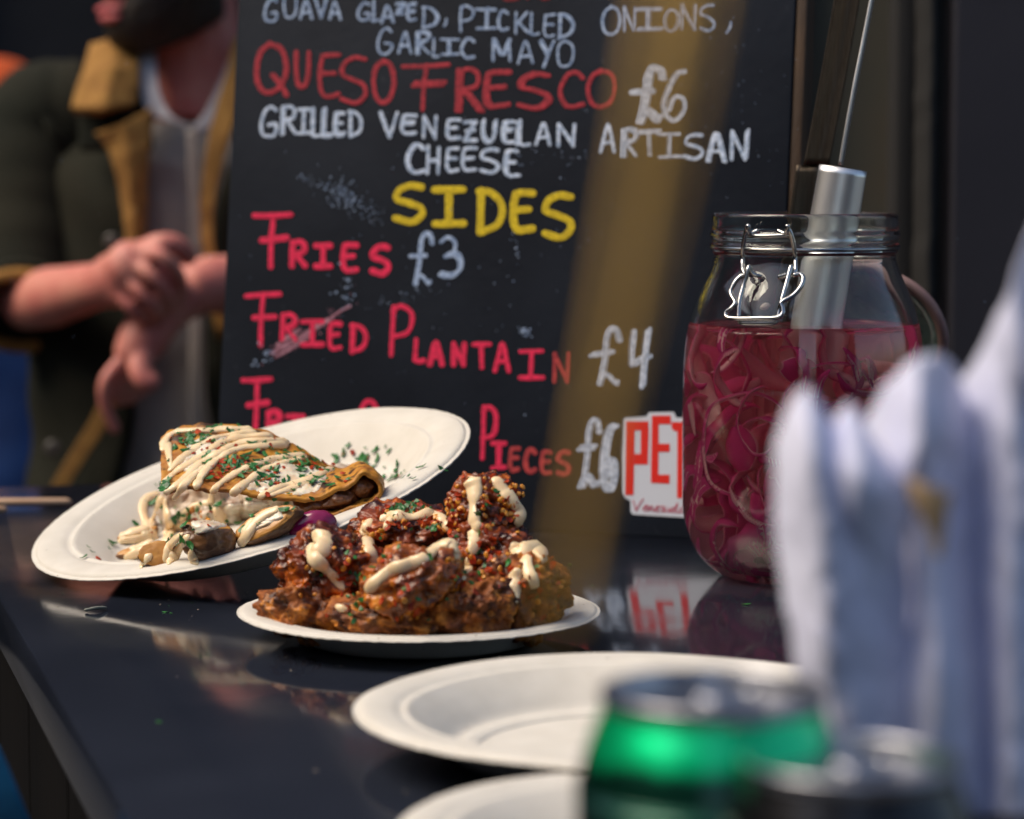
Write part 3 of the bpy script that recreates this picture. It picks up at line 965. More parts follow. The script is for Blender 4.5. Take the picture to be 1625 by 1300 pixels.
# serving tongs standing in the jar
M_tong = mat('brushed_steel', (.86, .845, .81), .36, metal=1, c2=(.82, .80, .77), scale=40, stretch=(40, 40, .6))
tn = thing('serving_tongs', P(1310, 505, 1.515), 'brushed steel serving tongs standing upright in the pickle jar', 'tongs')
def frame(a, b, side):
    t = (b - a).normalized(); s_ = (side - t * side.dot(t)).normalized(); return t, s_, s_.cross(t)
FLIP = -1
def scoop(a, b, w0, w1, depth, side, thick=.0012, n=30, m_=18):
    t, s_, u = frame(a, b, side)
    rows = []
    for i in range(n + 1):
        k = i / n
        c = a.lerp(b, k); w = w0 + (w1 - w0) * k
        rows.append([c + s_ * (sin((j / m_ - .5) * 2.5) * w / 2 / sin(1.25)) + u * (cos((j / m_ - .5) * 2.5) - cos(1.25)) * depth * FLIP for j in range(m_ + 1)])
    return rows
mb = MB()
mb.grid(scoop(P(1283, 590, 1.508), P(1338, 267, 1.510), .0285, .0262, -.0105, V((1, -.1, 0))), 36, 30, .0013)
mb.build('front_scoop', M_tong, tn)
mb = MB()
hp = [P(1336, 262, 1.522), P(1346, 205, 1.522), P(1359, 135, 1.523), P(1374, 60, 1.525), P(1391, -30, 1.527), P(1406, -120, 1.53)]
mb.grid([[p + V((-.0014, 0, 0)), p + V((.0014, .012, 0))] for p in spline(hp, 10)], 4, 40, .0016)
mb.build('front_handle', M_tong, tn)
M_tongd = mat('dark_reflection_steel', (.10, .08, .06), .42, metal=1, c2=(.07, .055, .04), scale=40, stretch=(40, 40, .6))  # same steel as the front; reflected darkness is painted into this colour
mb = MB()
a0, a1, a2 = P(1252, 545, 1.545), P(1296, 262, 1.548), P(1362, -100, 1.55)
mb.grid([[p + V((-.0115, 0, 0)), p + V((0, .004, 0)), p + V((.0105, .001, 0))] for p in spline([a0, P(1275, 400, 1.546), a1], 8)], 10, 24, .0013)
mb.grid([[p + V((-.0075, 0, 0)), p + V((0, .003, 0)), p + V((.0075, .001, 0))] for p in spline([a1, P(1325, 110, 1.549), a2], 8)], 10, 24, .0012)
mb.build('rear_arm', M_tongd, tn)

# ------------------------------------------------------------------ drink cans
M_lidm = mat('can_lid_metal', (.42, .43, .47), .30, metal=1, c2=(.34, .345, .38), scale=30, rough2=.3)
def can_prof():
    body = [(0, .004), (.016, .0045), (.0205, .0012), (.0225, 0), (.0245, .0012), (.0285, .0075), (.0310, .0125), (.0320, .0185), (.0320, .0745), (.0318, .0785), (.0305, .0850), (.0282, .0920), (.0266, .0958), (.0258, .0985)]
    top = [(.0258, .0985), (.0262, .0995), (.0266, .1008), (.0262, .1018), (.0254, .1018), (.0248, .1006), (.0242, .0975), (.0232, .0958), (.0222, .0972), (.0210, .0978), (0, .0978)]
    return body, top
def make_can(px, py, D, label, m_body, S=1.0):
    p = P(px, py, D)
    root = thing('drink_can', (p.x, p.y, TOP + .0004), label, 'drink can', 'drink cans in the foreground')
    M = Matrix.Translation(root.location) @ Matrix.Rotation(.6, 4, 'Z') @ Matrix.Scale(S, 4)
    body, top = can_prof()
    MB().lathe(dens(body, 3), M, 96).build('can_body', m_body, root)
    MB().lathe(dens(top, 3), M, 96).build('can_lid', M_lidm, root)
    t = MB()
    ringp = [M @ V((.004 + .0075 * cos(a) * (1.25 if cos(a) > 0 else 1), .0062 * sin(a), .0992)) for a in [2 * pi * i / 28 for i in range(29)]]
    t.tube(ringp, .0011, 8)
    t.lathe([(0, .0978), (.0032, .0980), (.0034, .0992), (.0022, .0998), (0, .0998)], M, 20)
    t.tube([M @ V((-.004, 0, .0990)), M @ V((.006, 0, .0992))], .0022, 8)
    t.build('ring_pull', M_lidm, root)
    return root
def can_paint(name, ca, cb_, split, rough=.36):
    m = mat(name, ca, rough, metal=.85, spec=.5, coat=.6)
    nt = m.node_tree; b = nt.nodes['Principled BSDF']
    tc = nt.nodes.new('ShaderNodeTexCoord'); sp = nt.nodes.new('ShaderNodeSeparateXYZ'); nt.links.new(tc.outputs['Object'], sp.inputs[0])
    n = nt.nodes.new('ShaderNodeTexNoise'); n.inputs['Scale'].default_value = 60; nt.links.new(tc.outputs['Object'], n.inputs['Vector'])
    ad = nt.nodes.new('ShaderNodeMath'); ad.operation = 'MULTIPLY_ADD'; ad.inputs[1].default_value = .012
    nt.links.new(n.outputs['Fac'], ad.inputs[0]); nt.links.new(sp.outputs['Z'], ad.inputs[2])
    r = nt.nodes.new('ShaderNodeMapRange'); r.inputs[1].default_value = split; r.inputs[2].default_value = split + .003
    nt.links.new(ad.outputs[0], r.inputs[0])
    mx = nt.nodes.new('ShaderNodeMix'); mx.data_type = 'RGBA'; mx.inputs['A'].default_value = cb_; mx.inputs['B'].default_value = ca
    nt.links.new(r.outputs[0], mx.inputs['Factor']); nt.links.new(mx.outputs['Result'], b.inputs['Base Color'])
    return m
M_green = can_paint('green_can_paint', (.0, .68, .25, 1), (.003, .050, .030, 1), .0975)  # dark lower print; bright shoulder has the sky's reflection painted into its colour
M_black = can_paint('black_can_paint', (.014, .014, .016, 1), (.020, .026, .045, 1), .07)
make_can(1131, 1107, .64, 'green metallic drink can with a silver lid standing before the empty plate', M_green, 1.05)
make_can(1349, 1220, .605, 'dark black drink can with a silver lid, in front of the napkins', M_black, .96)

# ------------------------------------------------------------------ napkins in a dark holder
M_nap = mat('napkin_paper', (.71, .73, .89), .9, (.67, .685, .86), 40, bump=.0006, bscale=160, spec=.1)
M_tan = mat('kraft_paper', (.60, .42, .24), .85, (.54, .36, .19), 60, bump=.0003, bscale=300)
def nap(rows, label, m=M_nap, th=.0005, name='paper_napkin', group='paper napkins in the holder', amp=.0018):
    g_ = [[P(*p) for p in r] for r in rows]
    sd = random.random() * 50
    def fn(p, u, v):
        a = V((p.x * 75 + p.z * 12, p.z * 34, sd))
        fold = (1 - 2.2 * abs(noise.noise(a))) + .5 * (1 - 2 * abs(noise.noise(a * 2.3)))
        e = max(0, 1 - u * 5)
        tip = .0024 * noise.noise(V((p.x * 170, sd, 2))) + .0010 * (1 - 2 * abs(noise.noise(V((p.x * 300, sd, 8)))))
        side = .0007 * noise.noise(V((p.z * 110, sd, v * 3)))
        return p + V((side, amp * fold, tip * e))
    return tag(MB().grid(g_, 60, 70, th, fn).build(name, m), label, 'napkin', group)
nap([[(1248, 662, .705), (1280, 618, .690), (1316, 672, .705)], [(1230, 740, .706), (1290, 725, .680), (1378, 735, .706)], [(1238, 900, .706), (1310, 895, .682), (1436, 880, .704)], [(1262, 1040, .704), (1320, 1045, .686), (1444, 1030, .702)],
     [(1300, 1180, .703), (1340, 1180, .690), (1446, 1180, .701)], [(1330, 1300, .703), (1350, 1300, .692), (1440, 1300, .702)]], 'white crumpled paper napkin at the left end of the holder')
nap([[(1312, 700, .700), (1346, 648, .694), (1386, 700, .700)], [(1300, 780, .696), (1360, 760, .680), (1440, 780, .698)], [(1330, 900, .698), (1380, 885, .690), (1436, 860, .699)], [(1368, 960, .702), (1388, 950, .698), (1418, 930, .702)], [(1385, 1000, .708), (1392, 1000, .706), (1400, 990, .708)]],
    'short pointed white paper napkin between the leftmost napkin and the round-topped one')
nap([[(1370, 690, .722), (1410, 612, .706), (1458, 566, .695), (1512, 590, .704), (1545, 650, .722)], [(1366, 800, .722), (1420, 760, .700), (1465, 690, .688), (1508, 690, .703), (1556, 760, .720)], [(1424, 900, .716), (1444, 880, .706), (1466, 800, .696), (1508, 770, .706), (1560, 900, .718)],
     [(1416, 1060, .714), (1450, 1060, .700), (1490, 1040, .692), (1535, 1060, .704), (1570, 1060, .716)], [(1400, 1200, .712), (1445, 1200, .702), (1490, 1200, .696), (1535, 1200, .704), (1570, 1200, .714)], [(1400, 1300, .712), (1450, 1300, .702), (1490, 1300, .698), (1535, 1300, .704), (1570, 1300, .714)]],
    'white paper napkin with a rounded top fold in the middle of the holder')
nap([[(1508, 640, .728), (1555, 565, .714), (1600, 470, .702), (1650, 350, .706), (1740, 250, .72)], [(1520, 780, .726), (1560, 740, .712), (1605, 700, .700), (1660, 640, .706), (1750, 600, .72)], [(1530, 950, .724), (1565, 950, .712), (1605, 950, .698), (1660, 950, .706), (1740, 950, .72)],
     [(1535, 1150, .722), (1565, 1150, .712), (1605, 1150, .700), (1660, 1150, .706), (1720, 1150, .718)], [(1540, 1300, .720), (1565, 1300, .712), (1605, 1300, .702), (1660, 1300, .706), (1700, 1300, .716)]],
    'tallest white paper napkin rising out of the picture at the right edge', amp=.0022)
nap([[(1440, 775, .688), (1470, 770, .686), (1506, 788, .688)], [(1456, 812, .6885), (1478, 810, .687), (1502, 820, .6885)], [(1478, 850, .690), (1486, 850, .689), (1497, 854, .690)], [(1487, 880, .691), (1490, 882, .690), (1494, 884, .691)]],
    'tan scrap of kraft paper tucked among the white napkins', M_tan, .0008, 'kraft_paper', 'paper napkins in the holder', .0004)
M_hold = mat('dark_holder', (.014, .013, .013), .5, (.02, .018, .017), 20)
hx0, hx1 = P(1300, 1280, .70).x, P(1760, 1280, .70).x
hb = MB()
for a, b in (((hx0, .680, 0), (hx1, .684, .062)), ((hx0, .7305, 0), (hx1, .7345, .062)), ((hx0, .6843, .0), (hx0 + .004, .7302, .062)), ((hx1 - .004, .6843, 0), (hx1, .7302, .062)), ((hx0 + .0043, .6843, .0), (hx1 - .0043, .7302, .004))):
    hb.box((a[0], a[1], TOP + .0004 + a[2]), (b[0], b[1], TOP + .0004 + b[2]), bev=.0006)
tag(hb.build('napkin_holder', M_hold, smooth=False), 'low dark box holding the white paper napkins at the right', 'napkin holder')

# ------------------------------------------------------------------ twine hanging close to the lens
M_twine = mat('yellow_twine', (.95, .61, .16), .85, (.82, .49, .11), 300, bump=.0004, bscale=900)
def twine(pts, r, label, strands=3):
    p = spline(pts, 120)
    mb = MB()
    for s_ in range(strands):
        q = []
        for i, c in enumerate(p):
            a = i * .55 + s_ * 2 * pi / strands
            q.append(c + V((cos(a), sin(a), 0)) * r * .5 * (1 - .5 * i / 120))
        mb.tube(q, [r * .58 * interp([(0, 1), (.45, 1), (1, .42)], i / 120) for i in range(121)], 8)
    return tag(mb.build('twine', M_twine), label, 'twine', 'twine hanging from the stall roof')
twine([P(1185, -700, .282), P(1120, -340, .282), P(1062, 0, .282), P(1005, 350, .288), P(945, 700, .294), P(893, 985, .298)], .0015, 'thick blurred yellow twine hanging in front of the chalkboard')
twine([P(1235, -700, .288), P(1170, -340, .288), P(1118, 0, .290), P(1058, 300, .296), P(975, 640, .306)], .0007, 'thin blurred twine close beside the thick one, ending higher up', 2)

# ------------------------------------------------------------------ food helpers
class Hit:
    def __init__(s, bvhs): s.b = bvhs
    def cast(s, px, py):
        d = ray(px, py).normalized()
        best = None
        for b in s.b:
            h = b.ray_cast(CAM, d)
            if h[0] is not None and (best is None or h[3] < best[2]):
                n = h[1] if h[1].dot(d) < 0 else -h[1]
                best = (h[0], n, h[3])
        return best
def drape(mb, hit, pts, rad, step=4, lift=.45, smooth=3, seg=14, Yfall=None, seed=0):
    """a ribbon of sauce laid over real surfaces along a photo path"""
    L = sum((V(b) - V(a)).length for a, b in zip([(p[0], p[1], 0) for p in pts], [(p[0], p[1], 0) for p in pts][1:]))
    n = max(6, int(L / step))
    sp = spline([V((p[0], p[1], 0)) for p in pts], n)
    out, last = [], None
    raw = [hit.cast(p.x, p.y) for p in sp]
    firsts = [r for r in raw if r]
    if not firsts: return None
    last = firsts[0]
    for p, h in zip(sp, raw):
        if h and last and abs(h[2] - last[2]) > .03: h = None
        if h:
            last = h
            out.append((h[0], h[1]))
        else:
            out.append((P(p.x, p.y, last[0].y), last[1]))
    pos = [a for a, b in out]; nor = [b for a, b in out]
    for _ in range(smooth):
        pos = [pos[0]] + [(pos[i - 1] + pos[i] * 2 + pos[i + 1]) / 4 for i in range(1, len(pos) - 1)] + [pos[-1]]
        nor = [nor[0]] + [(nor[i - 1] + nor[i] + nor[i + 1]).normalized() for i in range(1, len(nor) - 1)] + [nor[-1]]
    N = len(pos)
    rr = []
    for i in range(N):
        t = i / (N - 1)
        r = interp([(k / (len(rad) - 1), v) for k, v in enumerate(rad)], t) if hasattr(rad, '__len__') else rad
        rr.append(r * (1 + .34 * noise.noise(V((t * L * .045, seed, 1))) + .16 * noise.noise(V((t * L * .14, seed, 7)))))
    vs, fs = [], []
    rr[0] *= .55; rr[-1] *= .55
    for i in range(N):
        t = (pos[min(i + 1, N - 1)] - pos[max(i - 1, 0)]).normalized()
        n_ = (nor[i] - t * nor[i].dot(t))
        n_ = n_.normalized() if n_.length > .15 else t.orthogonal().normalized()
        w = t.cross(n_); r = rr[i]
        c = pos[i] + n_ * r * (lift - .30)
        for k in range(seg):
            a = 2 * pi * k / seg
            f = 1 + .10 * noise.noise(V((i * .35, sin(a) * 1.2, seed + 11)))
            vs.append(c + w * cos(a) * r * 1.32 * f + n_ * sin(a) * r * .72 * f)
    for i in range(N - 1):
        for k in range(seg):
            k2 = (k + 1) % seg
            fs.append((i * seg + k, i * seg + k2, (i + 1) * seg + k2, (i + 1) * seg + k))
    for i, q in ((0, 1), (N - 1, N - 2)):
        vs.append(pos[i] + (pos[i] - pos[q]).normalized() * rr[i] * .8)
        o = len(vs) - 1
        for k in range(seg):
            fs.append((o, i * seg + k, i * seg + (k + 1) % seg))
    mb.add(vs, fs)
    return pos[N // 2]

def flake(mb, p, n, s, rnd, curl=.4, elong=1.0, lift=.0004):
    n = n.normalized()
    u = n.orthogonal().normalized(); w = n.cross(u)
    a = rnd.uniform(0, 2 * pi)
    u, w = u * cos(a) + w * sin(a), w * cos(a) - u * sin(a)
    n2 = (n + u * rnd.gauss(0, .35) + w * rnd.gauss(0, .35)).normalized()
    k = rnd.choice((6, 7, 8))
    vs = [p + n2 * (lift + s * .10)]
    for i in range(k):
        t = 2 * pi * i / k + rnd.uniform(-.25, .25)
        r = s * rnd.uniform(.55, 1.1)
        x, y = cos(t) * r * elong, sin(t) * r / elong
        vs.append(p + u * x + w * y + n2 * (lift + curl * s * (x / s) ** 2 * .35 + rnd.uniform(-.1, .15) * s))
    o = len(vs)
    vs += [v - n2 * s * .09 for v in vs]
    fs = [(0, 1 + i, 1 + (i + 1) % k) for i in range(k)] + [(o, o + 1 + (i + 1) % k, o + 1 + i) for i in range(k)] + [(1 + i, o + 1 + i, o + 1 + (i + 1) % k, 1 + (i + 1) % k) for i in range(k)]
    mb.add(vs, fs)

def seed_bit(mb, p, n, s, rnd):
    n = n.normalized(); u = n.orthogonal().normalized(); w = n.cross(u); a = rnd.uniform(0, 2 * pi)
    u, w = u * cos(a) + w * sin(a), w * cos(a) - u * sin(a)
    nn = (n + u * rnd.gauss(0, .4)).normalized()
    u = (u - nn * u.dot(nn)).normalized(); w = nn.cross(u)
    M = Matrix((u, w, nn)).transposed()
    mb.ellipsoid(p + n * s * .22, (s, s * .78, s * .30), M, 2)

M_mayo = mat('mayo_sauce', (.88, .69, .43), .30, (.84, .62, .36), 90, sss=.35, sss_r=(1, .7, .4), sss_scale=.002, coat=.25, bump=.00008, bscale=500)
M_cream = mat('sour_cream', (.74, .66, .52), .30, (.58, .42, .26), 150, ramp=(.45, .7), sss=.3, sss_scale=.002, coat=.2, bump=.0003, bscale=220)
M_herb = mat('chopped_parsley', (.030, .175, .030), .4, (.012, .075, .018), 220, spec=.5, ramp=(.3, .7))
M_chil = mat('red_chilli_flake', (.50, .065, .010), .35, (.20, .016, .008), 300, spec=.2)
M_seed = mat('chilli_seed', (.72, .30, .022), .35, (.50, .17, .015), 260, coat=.4)

# ------------------------------------------------------------------ fried chicken pile
def chicken_mat(name, dark, mid, hot, rough, coat):
    m = mat(name, dark, rough, mid, 105, ramp=(.40, .62), detail=8, coat=coat, bump=.0005, bscale=480, rough2=rough + .3, spec=.38)
    nt = m.node_tree; b = nt.nodes['Principled BSDF']
    base = b.inputs['Base Color'].links[0].from_socket
    tc = nt.nodes.new('ShaderNodeTexCoord')
    n = nt.nodes.new('ShaderNodeTexNoise'); n.inputs['Scale'].default_value = 88; n.inputs['Detail'].default_value = 8; n.inputs['Roughness'].default_value = .7
    mp = nt.nodes.new('ShaderNodeMapping'); mp.inputs['Location'].default_value = (3, 1, 7)
    nt.links.new(tc.outputs['Object'], mp.inputs[0]); nt.links.new(mp.outputs[0], n.inputs['Vector'])
    r = nt.nodes.new('ShaderNodeMapRange'); r.inputs[1].default_value = .52; r.inputs[2].default_value = .66
    nt.links.new(n.outputs['Fac'], r.inputs[0])
    mx = nt.nodes.new('ShaderNodeMix'); mx.data_type = 'RGBA'
    nt.links.new(r.outputs[0], mx.inputs['Factor']); nt.links.new(base, mx.inputs['A']); mx.inputs['B'].default_value = hot
    nt.links.new(mx.outputs['Result'], b.inputs['Base Color'])
    return m
M_glz = chicken_mat('glazed_chicken', (.034, .0060, .0026, 1), (.220, .040, .007, 1), (.70, .165, .013, 1), .18, .2)
M_glz2 = chicken_mat('amber_glazed_chicken', (.115, .024, .005, 1), (.44, .108, .012, 1), (.76, .270, .024, 1), .15, .3)
M_crumb = chicken_mat('crumbed_chicken', (.060, .015, .0045, 1), (.30, .085, .015, 1), (.70, .250, .032, 1), .40, .0)
PIECES = []
def chicken(px, py, D, r, rot, seed, m, label, rough=1.0):
    c = P(px, py, D)
    M = Matrix.Rotation(rot[0], 3, 'X') @ Matrix.Rotation(rot[1], 3, 'Y') @ Matrix.Rotation(rot[2], 3, 'Z')
    s3 = V((seed * 7.3, seed * 3.1, seed * 1.7))
    rm = (r[0] * r[1] * r[2]) ** (1 / 3)
    def fn(p, q):
        d = .26 * noise.noise(p * 1.5 + s3) + .17 * noise.noise(p * 3.2 + s3)
        w_ = q / rm
        d += rough * (.10 * (1 - 2 * abs(noise.noise(w_ * 3.0 + s3))) + .085 * noise.noise(w_ * 6 + s3) * (1 + noise.noise(w_ * 1.7 + s3)) + .050 * noise.noise(w_ * 13 + s3) * (1 + .8 * noise.noise(w_ * 3 + s3)) + .022 * noise.noise(w_ * 27 + s3) + .008 * noise.noise(w_ * 50 + s3))
        return q + p * d * rm
    mb = MB().ellipsoid(c, r, M, 6, fn)
    zmin = TOP + .0036
    for v in mb.v:
        if v.z < zmin: v.z = zmin + (v.z - zmin) * .02
    o = tag(mb.build('fried_chicken', m, origin=(c.x, c.y, min(v.z for v in mb.v))), label, 'fried chicken', 'pieces of fried chicken on the plate')
    PIECES.append((o, mb.bvh(), c))
    return o
chicken(514, 962, 1.288, (.0285, .027, .0150), (0, .05, .2), 1, M_crumb, 'dark ragged chicken piece lowest at the left of the pile, against the rim', 1.25)
chicken(520, 897, 1.290, (.0240, .025, .0165), (0, -.1, .1), 2, M_glz, 'sticky dark chicken piece on the upper left with a curled blob of mayo', 1.15)
chicken(655, 924, 1.246, (.0245, .020, .0170), (0, -.22, .1), 3, M_glz2, 'glossy amber chicken piece at the front middle under the long mayo stripe', .8)
chicken(655, 976, 1.258, (.040, .026, .0085), (0, 0, 0), 4, M_crumb, 'flat crumbed chicken piece along the front rim of the plate', 1.2)
chicken(642, 845, 1.320, (.0245, .022, .0130), (0, .05, 0), 5, M_glz, 'glazed chicken piece at the back sprinkled with parsley and chilli', 1.0)
chicken(771, 812, 1.302, (.0165, .017, .0190), (0, .1, .3), 6, M_glz, 'topmost chicken piece of the pile, striped with mayo on both sides', 1.1)
chicken(820, 940, 1.277, (.0228, .025, .0205), (0, .2, 0), 7, M_crumb, 'rough crumbed chicken piece at the right end of the pile', 1.3)
chicken(778, 880, 1.292, (.0215, .021, .0165), (0, .1, 0), 8, M_glz, 'dark chicken piece right under the topmost one', 1.1)
chicken(640, 895, 1.322, (.034, .022, .0180), (0, 0, 0), 9, M_glz, 'dark chicken piece buried in the middle of the pile', 1.0)
chicken(748, 962, 1.252, (.0215, .019, .0135), (0, 0, .3), 10, M_crumb, 'brown chicken piece at the front right, right of the amber one', 1.2)
CH = Hit([b for _, b, _ in PIECES])
def near_piece(p):
    return min(PIECES, key=lambda t: t[1].find_nearest(p)[3])[0]
def sauce(hit, pts, rad, owner=None, m=M_mayo, seed=0, **kw):
    mb = MB()
    mid = drape(mb, hit, pts, rad, seed=seed, **kw)
    if mid is None: return
    return mb.build('mayo_drizzle', m, owner or near_piece(mid))
K = .00027
for i, (pts, rad) in enumerate([
    ([(497, 846), (508, 852), (516, 864), (508, 876), (496, 876)], [9 * K, 13 * K, 15 * K, 13 * K, 10 * K]),
    ([(493, 866), (497, 884), (513, 899), (531, 917), (546, 936)], [10 * K, 11 * K, 9 * K, 9 * K, 4 * K]),
    ([(588, 824), (582, 838), (577, 850)], [7 * K, 8 * K, 8 * K]),
    ([(583, 855), (586, 872), (592, 892), (602, 906)], [12 * K, 10 * K, 9 * K, 4 * K]),
    ([(582, 940), (598, 921), (621, 905), (646, 896), (672, 887), (694, 869), (711, 864), (722, 874), (722, 888)], [7 * K, 9 * K, 9 * K, 8.5 * K, 9 * K, 9 * K, 11 * K, 10 * K, 7 * K]),
    ([(748, 759), (754, 779), (752, 803), (754, 828), (761, 842)], [11 * K, 11 * K, 9 * K, 9 * K, 8 * K]),
    ([(783, 759), (797, 776), (813, 796), (824, 813), (821, 836)], [9 * K, 11 * K, 11 * K, 10 * K, 5 * K]),
    ([(745, 846), (755, 852), (752, 866), (747, 880)], [10 * K, 11 * K, 9 * K, 5 * K]),
    ([(741, 886), (745, 903), (735, 920)], [4 * K, 6 * K, 3 * K]),
    ([(813, 862), (822, 878), (838, 872), (852, 872), (859, 890)], [9 * K, 11 * K, 13 * K, 13 * K, 8 * K]),
    ([(834, 884), (838, 906), (846, 924), (848, 932)], [10 * K, 9 * K, 9 * K, 6 * K]),
    ([(826, 904), (817, 917), (817, 934), (820, 956)], [8 * K, 11 * K, 9 * K, 3 * K]),
    ([(534, 961), (542, 966), (553, 969)], [5 * K, 6 * K, 4 * K]),
    ([(604, 826), (625, 818), (652, 822), (680, 816), (700, 822), (713, 842)], [6 * K, 8 * K, 7 * K, 9 * K, 8 * K, 6 * K]),
    ([(618, 822), (615, 834), (610, 842)], [6 * K, 5 * K, 4 * K])]):
    sauce(CH, pts, rad, seed=i * 3.7)
rc = random.Random(5)
mb_s, mb_r, mb_h = MB(), MB(), MB()
def spot(hit, cx, cy, sx, sy, n, fn):
    k = 0
    for _ in range(n * 4):
        if k >= n: break
        x, y = rc.gauss(cx, sx), rc.gauss(cy, sy)
        h = hit.cast(x, y)
        if h: fn(h[0], h[1]); k += 1
SEED = lambda p, n: seed_bit(mb_s, p, n, rc.uniform(.0012, .0020), rc)
RED = lambda p, n: flake(mb_r, p, n, rc.uniform(.0010, .0027), rc, .8, 1.2)
GRN = lambda p, n: flake(mb_h, p, n, rc.uniform(.0009, .0022), rc, .6, 1.25)
SAUCEHIT = CH
for (cx, cy, sx, sy, a, b, c_) in ((655, 822, 34, 8, 10, 40, 16), (705, 838, 12, 12, 9, 14, 2), (725, 800, 9, 18, 8, 8, 1), (815, 795, 10, 22, 16, 20, 1), (765, 770, 16, 10, 8, 10, 2), (520, 900, 26, 22, 7, 8, 4),
                                 (600, 870, 20, 22, 4, 8, 4), (760, 880, 25, 20, 6, 16, 7), (800, 900, 30, 16, 6, 14, 4), (860, 930, 22, 28, 5, 10, 1), (590, 960, 60, 14, 3, 8, 5), (645, 808, 16, 4, 0, 4, 18), (690, 930, 30, 20, 1, 5, 1), (770, 815, 10, 14, 3, 6, 5), (565, 925, 10, 20, 1, 3, 6)):
    spot(CH, cx, cy, sx, sy, int(a * 1.7), SEED); spot(CH, cx, cy, sx, sy, int(b * 1.3), RED); spot(CH, cx, cy, sx, sy, int(c_ * 1.6), GRN)
tag(mb_s.build('chilli_seeds', M_seed), 'orange-yellow chilli seeds scattered over the fried chicken', 'chilli seeds', kind='stuff')
tag(mb_r.build('chilli_flakes', M_chil, smooth=False), 'red chilli flakes scattered over the fried chicken', 'chilli flakes', kind='stuff')
tag(mb_h.build('chopped_herbs', M_herb, smooth=False), 'green herb flecks scattered over the fried chicken', 'herbs', kind='stuff')

# ------------------------------------------------------------------ folded tortilla on the tilted plate
PL = Hit([lp_bvh])
def onplate(px, py, h=0):
    r = PL.cast(px, py)
    return r[0] + pn * h
def tort_mat():
    m = mat('toasted_tortilla', (.52, .235, .030), .5, (.30, .105, .018), 60, ramp=(.45, .62), bump=.0006, bscale=200, spec=.4)
    nt = m.node_tree; b = nt.nodes['Principled BSDF']
    base = b.inputs['Base Color'].links[0].from_socket
    tc = nt.nodes.new('ShaderNodeTexCoord'); n = nt.nodes.new('ShaderNodeTexNoise'); n.inputs['Scale'].default_value = 105; n.inputs['Detail'].default_value = 3
    nt.links.new(tc.outputs['Object'], n.inputs['Vector'])
    r = nt.nodes.new('ShaderNodeMapRange'); r.inputs[1].default_value = .55; r.inputs[2].default_value = .66
    nt.links.new(n.outputs['Fac'], r.inputs[0])
    mx = nt.nodes.new('ShaderNodeMix'); mx.data_type = 'RGBA'
    nt.links.new(r.outputs[0], mx.inputs['Factor']); nt.links.new(base, mx.inputs['A']); mx.inputs['B'].default_value = (.045, .018, .008, 1)
    nt.links.new(mx.outputs['Result'], b.inputs['Base Color'])
    return m
M_tort = tort_mat()
yb = onplate(335, 880).y
print('plate front contact depth', yb, 'mid', onplate(420, 820).y)
Y0, Y1, Y2, Y3 = yb + .088, yb + .060, yb + .034, yb + .016
rows = [
    [(257, 694, Y0), (300, 678, Y0), (395, 680, Y0), (460, 708, Y0), (530, 742, Y0), (578, 740, Y0), (602, 768, Y0), (575, 790, Y0), (500, 812, Y0)],
    [(256, 722, Y1), (310, 714, Y1), (395, 718, Y1), (470, 738, Y1), (535, 752, Y1), (580, 742, Y1), (606, 772, Y1), (570, 798, Y1), (495, 820, Y1)],
    [(256, 756, Y2), (315, 754, Y2), (400, 760, Y2), (480, 768, Y2), (540, 762, Y2), (582, 745, Y2), (607, 777, Y2), (566, 802, Y2), (490, 826, Y2)],
    [(262, 786, Y3), (330, 776, Y3), (400, 788, Y3), (470, 793, Y3), (535, 779, Y3), (578, 751, Y3 + .004), (604, 780, Y3 + .004), (560, 806, Y3), (486, 829, Y3)]]
g_ = [[P(*p) for p in r] for r in rows]
def tw(p, u, v): return p + V((0, 0, .0026 * noise.noise(p * 70) + .0014 * noise.noise(p * 170) + .0006 * noise.noise(p * 420)))
tb_mb = MB().grid(g_, 110, 60, .0024, tw)
tort = tag(tb_mb.build('folded_tortilla', M_tort), 'toasted yellow tortilla folded over its filling, striped with mayo', 'tortilla')
TB = tb_mb.bvh()
TH = Hit([TB])
def patch(pts4, h, n=26, m=M_cream, name='sour_cream', owner=None, seed=0, hit=None):
    """a smear with ragged edge over a surface, inside a photo quad"""
    hit = hit or TH
    a, b, c, d = [V((p[0], p[1], 0)) for p in pts4]
    G = [[None] * (n + 1) for _ in range(n + 1)]
    for i in range(n + 1):
        for j in range(n + 1):
            u, v = j / n, i / n
            q = a * (1 - u) * (1 - v) + b * u * (1 - v) + c * u * v + d * (1 - u) * v
            r = hit.cast(q.x, q.y)
            if not r: continue
            e = max(abs(u - .5), abs(v - .5)) * 2
            e2 = ((2 * u - 1) ** 4 + (2 * v - 1) ** 4)
            k = .9 - e2 + 1.1 * noise.noise(V((q.x * .05, q.y * .08, seed)))
            z = h * max(-.7, min(1, k * 1.6)) + .0004 * noise.noise(V((q.x * .25, q.y * .3, seed)))
            if e > .98: z = -.0012
            G[i][j] = r[0] + r[1] * z
    vs, idx = [], {}
    for i in range(n + 1):
        for j in range(n + 1):
            if G[i][j] is not None:
                idx[i, j] = len(vs); vs.append(G[i][j])
    fs = []
    for i in range(n):
        for j in range(n):
            q = [(i, j), (i, j + 1), (i + 1, j + 1), (i + 1, j)]
            if all(x in idx for x in q) and max((G[x[0]][x[1]] - G[q[0][0]][q[0][1]]).length for x in q) < .012:
                fs.append([idx[x] for x in q])
    mb = MB(); mb.add(vs, fs)
    return mb.build(name, m, owner or tort)
patch([(420, 726), (530, 744), (500, 788), (380, 782)], .0008, 40, seed=3)
patch([(300, 692), (376, 686), (336, 742), (276, 752)], .0008, 24, seed=9)
